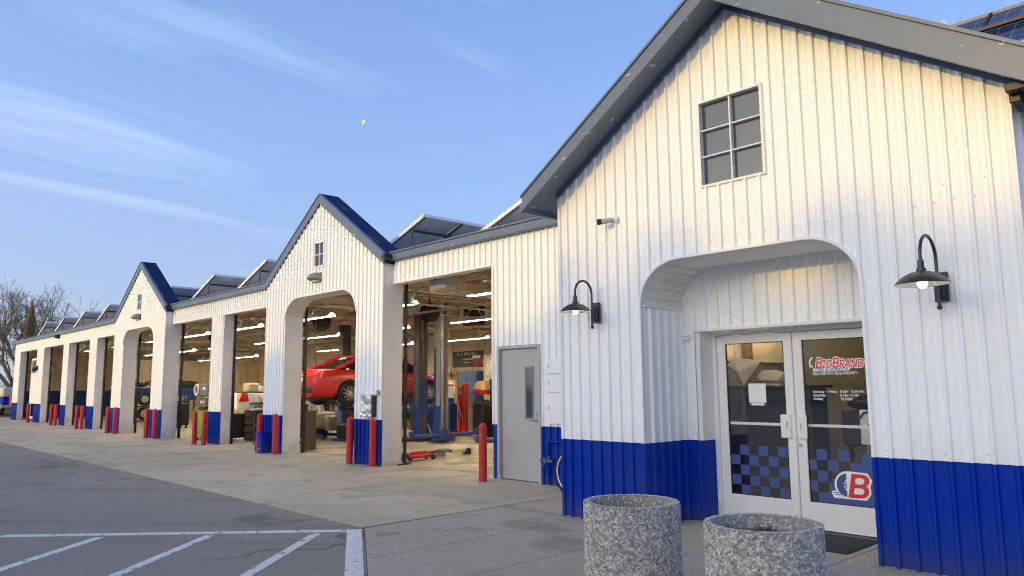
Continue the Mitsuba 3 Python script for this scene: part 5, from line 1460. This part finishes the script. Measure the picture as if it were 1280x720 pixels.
for i, (x, y) in enumerate(((-14.0, 1.9), (-16.7, 2.6), (-18.9, 3.2), (-22.6, 1.3), (-24.9, 2.6), (-28.0, 1.5), (-19.0, 6.6))):
    k = thing('tool_cart', f'rolling tool cart with odd tools on top, {NTH[i]} of seven in the shop', 'tool cart', 'tool carts about the shop')
    h = cr.uniform(0.75, 1.15)
    part(k, 'case', cbox(x - 0.38, x + 0.38, y - 0.25, y + 0.25, 0.12, h, 0.02), [BLACK, RED, DARK, LBLUE][i % 4])
    for j in range(4):
        part(k, 'drawer', cbox(x - 0.35, x + 0.35, y - 0.27, y - 0.252, 0.16 + j * (h - 0.2) / 4, 0.13 + (j + 1) * (h - 0.2) / 4, 0.004), [DARK, RED, MID, LBLUE][i % 4])
    part(k, 'side_handle', path([(x + 0.40, y - 0.2, h - 0.1), (x + 0.46, y - 0.2, h - 0.1), (x + 0.46, y + 0.2, h - 0.1), (x + 0.40, y + 0.2, h - 0.1)], 0.012, 6), STEEL)
    part(k, 'caster', cat([tube((x + a, y + b - 0.02, 0.06), (x + a, y + b + 0.02, 0.06), 0.06, n=10) for a in (-0.3, 0.3) for b in (-0.18, 0.18)]), BLACK)
    part(k, 'loose_tool', cat([mv(cbox(-0.12, 0.12, -0.03, 0.03, 0, cr.uniform(0.05, 0.22), 0.01), x + cr.uniform(-0.25, 0.25), y + cr.uniform(-0.15, 0.15), h + 0.001, cr.uniform(0, 180)) for _ in range(5)]), [MID, ORANGE, PAPER, BLACK][i % 4])
for i, (x, y) in enumerate(((-15.6, 1.5), (-17.9, 7.6), (-23.6, 4.6), (-26.6, 2.2))):
    for j in range(4):
        t = thing('tyre', f'black tyre, {["bottom", "second", "third", "top"][j]} of the {NTH[i]} floor stack', 'tyre', 'tyres stacked on the shop floor')
        part(t, 'tread', tyre(t, (x + cr.normal() * 0.015, y + cr.normal() * 0.015, 0.115 + 0.222 * j), 'z', 0.32, 0.21), RUBBER, smooth=40)
for i, (x, y) in enumerate(((-13.2, 6.3), (-16.2, 7.9), (-20.0, 5.4), (-25.8, 5.6))):
    k = thing('oil_drum', f'steel oil drum on the shop floor, {NTH[i]} of four', 'drum', 'oil drums in the shop')
    part(k, 'barrel', lathe([(0, 0.0), (0.29, 0.0), (0.29, 0.28), (0.30, 0.29), (0.29, 0.30), (0.29, 0.58), (0.30, 0.59), (0.29, 0.60), (0.29, 0.87), (0.27, 0.88), (0, 0.87)], 28, (x, y, 0)), [LBLUE, BLACK, GREY, LBLUE][i], smooth=40)
    part(k, 'pump', cat(tube((x + 0.1, y, 0.87), (x + 0.1, y, 1.25), 0.025, n=8), tube((x + 0.1, y, 1.2), (x + 0.35, y - 0.1, 1.1), 0.02, n=8)), STEEL)
for i, (x, y) in enumerate(((-5.0, 2.9), (-9.3, 3.2), (-13.4, 2.4), (-17.4, 2.9), (-21.5, 2.6))):
    k = thing('hose_reel', f'hose reel hung from the shop ceiling, {NTH[i]} of five', 'hose reel', 'hose reels under the ceiling')
    part(k, 'drum', cat(tube((x - 0.08, y, 3.42), (x + 0.08, y, 3.42), 0.20, n=24), tube((x - 0.1, y, 3.42), (x - 0.085, y, 3.42), 0.25, n=24), tube((x + 0.085, y, 3.42), (x + 0.1, y, 3.42), 0.25, n=24)), BLACK)
    part(k, 'bracket', box(x - 0.015, x + 0.015, y - 0.03, y + 0.03, 3.42, HE - 0.19), RED)
    part(k, 'hose', path([(x, y - 0.2, 3.4), (x, y - 0.22, 2.9), (x + 0.05, y - 0.2, 2.1)], 0.014, 6), BLACK)
for i, (x, z, w, h) in enumerate(((-18.3, 2.5, 0.7, 0.5), (-20.4, 2.4, 0.9, 0.6), (-23.0, 2.5, 0.5, 0.7), (-12.9, 2.95, 0.5, 0.3))):
    k = thing('wall_notice', f'plain notice board high on the back wall, {["second nearest", "third nearest", "farthest", "nearest"][i]} of four', 'notice board', 'notice boards on the back wall')
    part(k, 'board', box(x - w / 2, x + w / 2, YBACK - 0.02, YBACK - 0.004, z - h / 2, z + h / 2), [PAPER, LBLUE, RED, PAPER][i])
    part(k, 'frame', cat(box(x - w / 2 - 0.03, x + w / 2 + 0.03, YBACK - 0.03, YBACK - 0.003, z + h / 2, z + h / 2 + 0.03), box(x - w / 2 - 0.03, x + w / 2 + 0.03, YBACK - 0.03, YBACK - 0.003, z - h / 2 - 0.03, z - h / 2), box(x - w / 2 - 0.03, x - w / 2, YBACK - 0.03, YBACK - 0.003, z - h / 2, z + h / 2), box(x + w / 2, x + w / 2 + 0.03, YBACK - 0.03, YBACK - 0.003, z - h / 2, z + h / 2)), DARK)
k = thing('black_gearbox', 'black gearbox and axle parts piled below the red car', 'gearbox')
part(k, 'housing', cat(tube((-13.2, 3.2, 0.35), (-13.2, 4.1, 0.42), 0.26, 0.16, n=14), cbox(-13.5, -12.9, 3.0, 3.4, 0.05, 0.5, 0.05)), BLACK)
part(k, 'shaft', tube((-13.2, 4.1, 0.42), (-12.9, 5.2, 0.3), 0.05, n=10), STEEL)
part(k, 'cradle', cat(cbox(-13.6, -12.8, 2.9, 2.98, 0.0, 0.06), cbox(-13.6, -12.8, 4.0, 4.08, 0.0, 0.06), cbox(-13.25, -13.15, 2.98, 4.0, 0.0, 0.06)), LBLUE)
k = thing('shop_stool', 'low black shop stool near the parts washer', 'stool')
part(k, 'seat', tube((-12.3, 5.4, 0.45), (-12.3, 5.4, 0.52), 0.2, n=20), BLACK)
part(k, 'leg', cat([tube((-12.3, 5.4, 0.45), (-12.3 + 0.2 * math.cos(a), 5.4 + 0.2 * math.sin(a), 0.0), 0.015, n=6) for a in (0.3, 1.87, 3.44, 5.0)]), STEEL)

# equipment and blue benches deeper in the shop
k = thing('blue_workbench', 'long blue workbench with dark parts on it in a far bay', 'workbench')
part(k, 'top', cbox(-31.5, -30.6, 1.8, 5.5, 1.52, 1.60, 0.01), LBLUE)
part(k, 'front', cbox(-30.7, -30.6, 1.9, 5.4, 1.0, 1.518, 0.01), LBLUE)
part(k, 'leg', cat([cbox(a, a + 0.08, b, b + 0.08, 0.0, 1.52) for a in (-31.45, -30.75) for b in (1.9, 5.3)]), DARK)
k = thing('parts_heap', 'dark heap of parts on the blue workbench', 'parts')
part(k, 'pieces', cat([trimesh.creation.icosphere(1, rng.uniform(0.10, 0.22)).apply_transform(np.diag([1, rng.uniform(0.8, 2), rng.uniform(0.5, 1.2), 1])).apply_translation((-31.0, y, 1.72 + rng.uniform(0, 0.1))) for y in np.arange(2.0, 5.3, 0.25)]), BLACK)
part(k, 'rods', cat([tube((-31.1, y, 1.7), (-30.8, y + 0.5, 2.0), 0.03) for y in (2.2, 3.0, 3.9)]), DARK)
k = thing('wheel_rack', 'black rack of wheels under the workbench of a far bay', 'rack')
part(k, 'frame', cat([cbox(-30.5, -30.45, y, y + 0.05, 0, 1.45) for y in (1.6, 2.6, 3.6)] + [cbox(-30.5, -30.0, 1.6, 3.65, z, z + 0.04) for z in (0.1, 0.75)]), BLACK)
for i in range(4):
    t = thing('tyre', ['far dark tyre on the lower left of the rack', 'far dark tyre on the lower right of the rack', 'far dark tyre on the upper left of the rack', 'far dark tyre on the upper right of the rack'][i], 'tyre')
    part(t, 'tread', tyre(t, (-30.2, 2.05 + 0.9 * (i % 2), 0.45 + 0.65 * (i // 2)), 'x', 0.29, 0.2), RUBBER, smooth=40)
    part(t, 'wheel_hub', tube((-30.3, 2.05 + 0.9 * (i % 2), 0.45 + 0.65 * (i // 2)), (-30.15, 2.05 + 0.9 * (i % 2), 0.45 + 0.65 * (i // 2)), 0.17, n=20), STEEL)
k = thing('wall_cabinet', 'dark blue narrow cabinet hung high in a far bay', 'cabinet')
part(k, 'case', cbox(-29.6, -29.2, 3.2, 3.75, 1.85, 2.65, 0.01), BLUE)
part(k, 'edge', box(-29.2, -29.19, 3.2, 3.22, 1.85, 2.65), ENAM)
k = thing('beige_partition', 'beige board partition standing between two far bays', 'partition')
part(k, 'sheet', box(-33.0, -32.9, 2.8, YBACK - 0.1, 0.0, 2.9), INTB)
part(k, 'cap', box(-33.02, -32.88, 2.78, YBACK - 0.1, 2.9, 2.95), ENAM)
# white shop door standing in the last bay
k = thing('white_panel_door', 'white panel door with a small dark pane in the last bay', 'door')
part(k, 'panel', cbox(-40.3, -38.9, 0.42, 0.47, 0.85, 2.45, 0.01), TRIM)
part(k, 'frame', cat(cbox(-40.36, -40.3, 0.40, 0.50, 0.1, 3.2), cbox(-38.9, -38.84, 0.40, 0.5, 0.1, 3.2), cbox(-40.3, -38.9, 0.40, 0.5, 3.1, 3.2), cbox(-40.3, -38.9, 0.40, 0.5, 0.10, 0.2)), ALU)
part(k, 'pane', box(-40.1, -39.2, 0.44, 0.45, 2.5, 3.05), WINDK)
part(k, 'foot', cat(cbox(-40.38, -40.26, 0.1, 0.6, 0.0, 0.1), cbox(-38.96, -38.82, 0.1, 0.6, 0.0, 0.1)), ORANGE)

# ---------------------------------------------------------------- inside the waiting room
part(B, 'waiting_room_upper_wall', box(0.162, 0.19, 0.6, 3.4, 1.86, 2.68), BEIGE)
part(B, 'waiting_room_mullion', cat(cbox(0.191, 0.27, 2.02, 2.12, 0.2, 2.68), cbox(0.191, 0.25, 2.20, 2.28, 0.2, 2.68)), WOOD)
k = thing('waiting_room_light', 'warm strip light under the ceiling of the waiting room', 'strip light')
part(k, 'housing', cbox(0.5, 0.62, 0.9, 3.2, 2.62, 2.695), ENAM)
part(k, 'diffuser', box(0.505, 0.615, 0.92, 3.18, 2.605, 2.619), ENAM, emitter={'type': 'area', 'sampling_weight': 0.15, 'radiance': {'type': 'rgb', 'value': [4.0, 3.0, 1.55]}})
part(k, 'front_housing', cbox(1.0, 3.4, -0.50, -0.38, 2.62, 2.695), ENAM)
part(k, 'front_diffuser', box(1.02, 3.38, -0.495, -0.385, 2.605, 2.619), ENAM, emitter={'type': 'area', 'sampling_weight': 0.15, 'radiance': {'type': 'rgb', 'value': [1.3, 1.05, 0.65]}})
k = thing('hanging_sheet', 'cream paper sheet folded to a point behind the left entrance door', 'paper')
m = trimesh.Trimesh([(1.08, 0.10, 1.76), (1.22, 0.06, 1.84), (1.62, 0.0, 1.80), (1.34, 0.04, 1.50), (1.30, -0.02, 1.66)], [(0, 1, 4), (1, 2, 4), (2, 3, 4), (3, 0, 4)], process=False)
m2 = m.copy(); m2.apply_translation((0, 0.006, 0)); m2.invert()
part(k, 'sheet', cat(m, m2), PAPER)
part(k, 'cord', tube((1.22, 0.06, 1.84), (1.22, 0.06, 2.7), 0.003), BLACK)
k = thing('crumpled_bag', 'crumpled pale paper bag behind the left entrance door', 'bag')
m = trimesh.creation.icosphere(3, 1.0)
v = m.vertices * (0.19, 0.12, 0.09) * (1 + 0.5 * (meshkit.fbm(m.vertices * 2.6 + 5, 3, seed=8)[:, None] - 0.5))
part(k, 'bag', trimesh.Trimesh(v + (1.52, 0.42, 1.60), m.faces, process=False), PAPER)
part(k, 'fold', cbox(1.36, 1.66, 0.36, 0.46, 1.49, 1.515, 0.004), PAPER)
k = thing('reception_counter', 'dark reception counter inside the entrance', 'counter')
part(k, 'front', cbox(0.4, 2.0, 0.42, 0.9, 0.005, 1.46, 0.02), P((0.05, 0.055, 0.065), 0.4))
part(k, 'top', cbox(0.35, 2.05, 0.25, 0.95, 1.462, 1.49, 0.01), DARK)
k = thing('printer_cabinet', 'black cabinet behind the right entrance door', 'cabinet')
part(k, 'case', cbox(2.42, 2.95, 0.30, 0.9, 0.80, 1.20, 0.02), BLACK)
part(k, 'leg', cat(cbox(2.45, 2.5, 0.35, 0.4, 0.005, 0.8), cbox(2.87, 2.92, 0.35, 0.4, 0.005, 0.8)), BLACK)
k = thing('black_bag', 'rolled black bag on the cabinet behind the right door', 'bag')
m = trimesh.creation.icosphere(3, 1.0)
part(k, 'roll', trimesh.Trimesh(m.vertices * (0.20, 0.13, 0.085) + (2.62, 0.5, 1.285), m.faces, process=False), BLACK, smooth=True)
part(k, 'strap', path([(2.44, 0.45, 1.27), (2.6, 0.40, 1.36), (2.9, 0.45, 1.24)], 0.012), DARK)
k = thing('standing_sign', 'white standing sign with a blue swoosh behind the right door', 'sign')
part(k, 'board', cbox(2.74, 3.2, 0.02, 0.05, 0.84, 1.22, 0.01), DECW)
part(k, 'swoosh', extr(sg.LineString([(2.75, 1.13), (2.79, 1.185), (2.88, 1.205)]).buffer(0.012), 0.012, 0.018), LBLUE)
part(k, 'text_lines', cat(box(2.88, 3.15, 0.014, 0.0185, 1.085, 1.10), box(2.83, 3.15, 0.014, 0.0185, 1.045, 1.062)), DARK)
part(k, 'foot', cat(cbox(2.8, 2.84, 0.0, 0.3, 0.005, 0.84), cbox(3.1, 3.14, 0.0, 0.3, 0.005, 0.84)), MID)

# ---------------------------------------------------------------- beyond the left end
Q = thing('utility_trailer', 'flat grey trailer parked past the left end of the shop', 'trailer')
part(Q, 'deck', cbox(-60, -49.6, 0.8, 2.8, 0.50, 0.64), GREY)
part(Q, 'side_rail', cbox(-60, -49.6, 0.74, 0.80, 0.45, 0.72), MID)
part(Q, 'skirt', cbox(-60, -50.2, 1.0, 2.6, 0.15, 0.49), BEIGE)
for x in (-50.3, -51.3):
    part(Q, 'wheel', mv(tyre(None, (0, 0, 0.36), 'y', 0.36, 0.24), x, 0.85), RUBBER, smooth=40)
Q = thing('storage_tank', 'blue tank with a beige top on the trailer', 'tank')
part(Q, 'tank', cbox(-60, -51.0, 1.0, 2.5, 0.645, 1.15, 0.05), BLUE)
part(Q, 'cover', cbox(-60, -50.9, 0.95, 2.55, 1.152, 1.75, 0.08), BEIGE)
Q = thing('red_drum', 'red drum standing at the end of the trailer', 'drum')
part(Q, 'barrel', lathe([(0, 0.642), (0.29, 0.642), (0.29, 0.95), (0.30, 0.96), (0.30, 0.97), (0.29, 0.98), (0.29, 1.25), (0.27, 1.27), (0, 1.27)], 24, (-50.2, 1.5, 0)), RED, smooth=40)
part(Q, 'cap', tube((-50.1, 1.5, 1.27), (-50.1, 1.5, 1.29), 0.04), BLACK)
Q = thing('light_pole', 'grey metal pole with a short arm at the far left', 'pole')
part(Q, 'pole', tube((-50.3, 0.4, 0), (-50.3, 0.4, 4.6), 0.10, 0.075, n=14), GREY)
part(Q, 'arm', tube((-50.3, 0.4, 3.55), (-50.75, 0.2, 3.6), 0.04, n=8), GREY)
part(Q, 'cap', lathe([(0, 4.66), (0.09, 4.60), (0.09, 4.58)], 14, (-50.3, 0.4, 0)), DARK)


def branches(base, dirs, rng_, levels, r0, l0, spread, up, shrink=0.74):
    """Forking limbs; returns the meshes of thick and thin wood."""
    thick, thin, tips = [], [], []

    def grow(p, d, r, l, lev):
        n = 3 if lev < 3 else 2
        for i in range(n):
            dd = d + rng_.normal(size=3) * 0.13 + np.array([0, 0, up * 0.05])
            dd /= np.linalg.norm(dd)
            q = p + dd * l / n
            r2 = r * (0.90 if n == 3 else 0.84)
            (thick if r > 0.045 else thin).append(tube(p, q, max(r, 0.013), max(r2, 0.011), n=7 if r > 0.045 else 3, caps=False))
            if lev < levels and i < n - 1 and rng_.random() < 0.42:
                e = dd + rng_.normal(size=3) * spread * 1.2
                e /= np.linalg.norm(e)
                grow(q, e, r2 * 0.55, l * 0.62, lev + 1)
            p, d, r = q, dd, r2
        if lev >= levels:
            return
        for i in range(2 if rng_.random() < 0.72 else 3):
            e = d + rng_.normal(size=3) * spread + np.array([0, 0, up * 0.12])
            e /= np.linalg.norm(e)
            grow(p, e, r * rng_.uniform(0.62, 0.80), l * rng_.uniform(0.64, 0.86), lev + 1)
    for d, s in dirs:
        d = np.array(d, float); d /= np.linalg.norm(d)
        grow(np.array(base, float), d, r0 * s, l0 * s, 0)
    return thick, thin


tr = np.random.default_rng(77)
Q = thing('bare_tree', 'large leafless tree with many forked limbs beyond the left end of the shop', 'tree')
tb = (-77.0, 6.3, 0.0)
part(Q, 'trunk', tube(tb, (tb[0], tb[1], 1.6), 0.46, 0.38, n=14), BARK, smooth=True)
thick, thin = branches((tb[0], tb[1], 1.5), [((0.25, 0.28, 0.9), 1.0), ((-0.1, -0.35, 0.85), 1.0), ((0.1, 0.62, 0.72), 1.0), ((0.2, -0.75, 0.72), 1.0), ((-0.35, 0.10, 0.9), 0.9), ((0.05, -0.06, 1.0), 1.0), ((0.3, 0.95, 0.62), 0.8)], tr, 6, 0.21, 3.0, 0.42, 0.8)
part(Q, 'limb', cat(thick), BARK, smooth=True)
part(Q, 'crown', cat(thin), BARK, kind='stuff')
Q = thing('brown_conifer', 'narrow brown dead conifer within the branches of the bare tree', 'tree')
cb_ = np.array((-70.5, 5.9, 0.0))
part(Q, 'trunk', tube(cb_, cb_ + [0, 0, 9.4], 0.13, 0.02, n=8), BARK)
ms = []
for i in range(900):
    z = 4.5 + 5.0 * tr.random() ** 1.2
    R_ = 0.75 * (1 - (z - 4.5) / 5.2) + 0.05
    a = tr.uniform(0, 2 * np.pi)
    p = cb_ + [0.25 * R_ * math.cos(a), 0.25 * R_ * math.sin(a), z]
    ms.append(tube(p, p + [R_ * math.cos(a) * 0.9, R_ * math.sin(a) * 0.9, -0.25 - 0.35 * tr.random()], 0.035, 0.008, n=3, caps=False))
part(Q, 'crown', cat(ms), P((0.24, 0.15, 0.07), 0.9), kind='stuff')
for i, (x, y, s, lb) in enumerate([(-95, 1.0, 0.8, 'leafless tree at the left edge of the view'), (-98, 13.0, 0.85, 'leafless tree behind the large bare tree'), (-88, -6.0, 0.8, 'leafless tree outside the view to the left')]):
    Q = thing('bare_tree', lb, 'tree')
    part(Q, 'trunk', tube((x, y, 0), (x, y, 1.9 * s), 0.3 * s, 0.22 * s, n=10), BARK, smooth=True)
    thick, thin = branches((x, y, 1.8 * s), [((0.2, 0.3, 0.9), 1.0), ((-0.1, -0.5, 0.8), 0.9), ((0.1, 0.8, 0.7), 0.9), ((0.3, -0.7, 0.7), 0.9)], tr, 5, 0.17 * s, 3.1 * s, 0.36, 1.0)
    part(Q, 'limb', cat(thick), BARK)
    part(Q, 'crown', cat(thin), BARK, kind='stuff')
# brushwood along the far edge of the lot
ms = []
for i in range(5200):
    y = tr.uniform(-40, 40); x = -112 + tr.normal() * 3.0
    h = tr.uniform(0.8, 3.4)
    p = np.array([x, y, 0.0]); d = np.array([tr.normal() * 0.35, tr.normal() * 0.35, 1.0])
    ms.append(tube(p, p + d * h, 0.05, 0.01, n=3, caps=False))
    if i % 2:
        q = p + d * h * 0.5
        ms.append(tube(q, q + np.array([tr.normal() * 0.8, tr.normal() * 0.8, 0.7]), 0.035, 0.008, n=3, caps=False))
struct('brushwood', cat(ms), BARK, 'low tangle of leafless brush at the far edge of the lot', kind='stuff')

# ---------------------------------------------------------------- across the lot, behind the viewer: it casts the morning shade on the shop
Q = thing('neighbour_building', 'long flat roofed building across the parking lot', 'building')
part(Q, 'wall', box(-55, 9, -84, -66, -0.06, 11.35), INTB)
part(Q, 'roof', box(-55.4, 9.4, -84.4, -65.6, 11.352, 11.60), MID)
for i in range(10):
    x = -52 + 6 * i
    w = part(Q, 'window', box(x, x + 2.2, -66.0 + 0.002, -65.96, 1.2, 3.0), WINDK)
    part(w, 'frame', cat(box(x - 0.08, x, -66.0, -65.93, 1.12, 3.08), box(x + 2.2, x + 2.28, -66.0, -65.93, 1.12, 3.08), box(x, x + 2.2, -66.0, -65.93, 3.0, 3.08), box(x, x + 2.2, -66.0, -65.93, 1.12, 1.2)), TRIM)
hr = np.random.default_rng(9)
ORD = 'first second third fourth fifth sixth seventh eighth ninth tenth eleventh twelfth thirteenth fourteenth fifteenth sixteenth'.split()
TREES = [(-23.5, 12.54), (-21.8, 12.94), (-19.9, 12.54), (-17.8, 12.74), (-15.4, 13.19), (-13.7, 13.04), (-12.5, 13.47), (-10.7, 13.31), (-9.7, 12.96), (-8.9, 13.36), (-7.8, 12.96), (-7.1, 13.46), (-6.4, 13.31), (-5.3, 13.01), (-3.4, 13.41), (-1.4, 13.11)]
for i, (x, h) in enumerate(TREES):
    Q = thing('hedge_tree', 'dense evergreen across the lot, ' + ORD[i] + ' in its row from the left', 'tree', 'evergreens in a row across the lot')
    part(Q, 'trunk', tube((x, -62, -0.06), (x, -62, h * 0.7), 0.16, 0.08, n=8), BARK)
    ms = []
    for j in range(11):
        z = h * (0.20 + 0.68 * j / 10)
        w = 1.55 * (1 - 0.45 * (j / 10) ** 2)
        m = trimesh.creation.icosphere(2, 1.0)
        v = m.vertices * (w, w * 0.8, h * 0.115)
        v = v * (1 + 0.5 * (meshkit.fbm(v * 1.2 + 10 * i + j, 3, seed=i)[:, None] - 0.5)) + (x + hr.normal() * 0.15, -62 + hr.normal() * 0.15, z)
        ms.append(trimesh.Trimesh(v, m.faces, process=False))
    core_ = cat(ms)
    n = 2600
    idx = hr.integers(0, len(core_.faces), n)
    cpt = core_.triangles_center[idx] + hr.normal(size=(n, 3)) * 0.17
    s_ = hr.uniform(0.08, 0.2, size=(n, 1, 1))
    tri = cpt[:, None, :] + s_ * hr.normal(size=(n, 3, 3))
    leaves = trimesh.Trimesh(tri.reshape(-1, 3), np.arange(3 * n).reshape(-1, 3), process=False)
    part(Q, 'crown', cat(core_, leaves), FOL, kind='stuff')

# ---------------------------------------------------------------- the half moon
md = np.array([-0.79882, 0.49982, 0.33476])
mc = CAM + md * 1500
right_ = np.cross(md, [0, 0, 1.0]); right_ /= np.linalg.norm(right_)
up_ = np.cross(right_, md)
Rm = 6.6
pts = []
nu, nv = 24, 8
for i in range(nu + 1):
    a = -math.pi / 2 + math.pi * i / nu
    for j in range(nv + 1):
        # from the left limb to the terminator
        b = math.pi - (0.47 * math.pi) * j / nv * 0.86
        xx, zz_, yy_ = math.cos(a) * math.cos(b), math.sin(a), math.cos(a) * math.sin(b)
        pts.append(mc + Rm * (xx * right_ + zz_ * up_ - yy_ * md))
pts = np.array(pts); fs = []
for i in range(nu):
    for j in range(nv):
        a = i * (nv + 1) + j
        fs += [[a, a + 1, a + nv + 2], [a, a + nv + 2, a + nv + 1]]
roll = 0.35
solo('moon', trimesh.Trimesh(pts, np.array(fs), process=False), CLOUDW, 'pale half moon in the morning sky', 'moon', smooth=True)
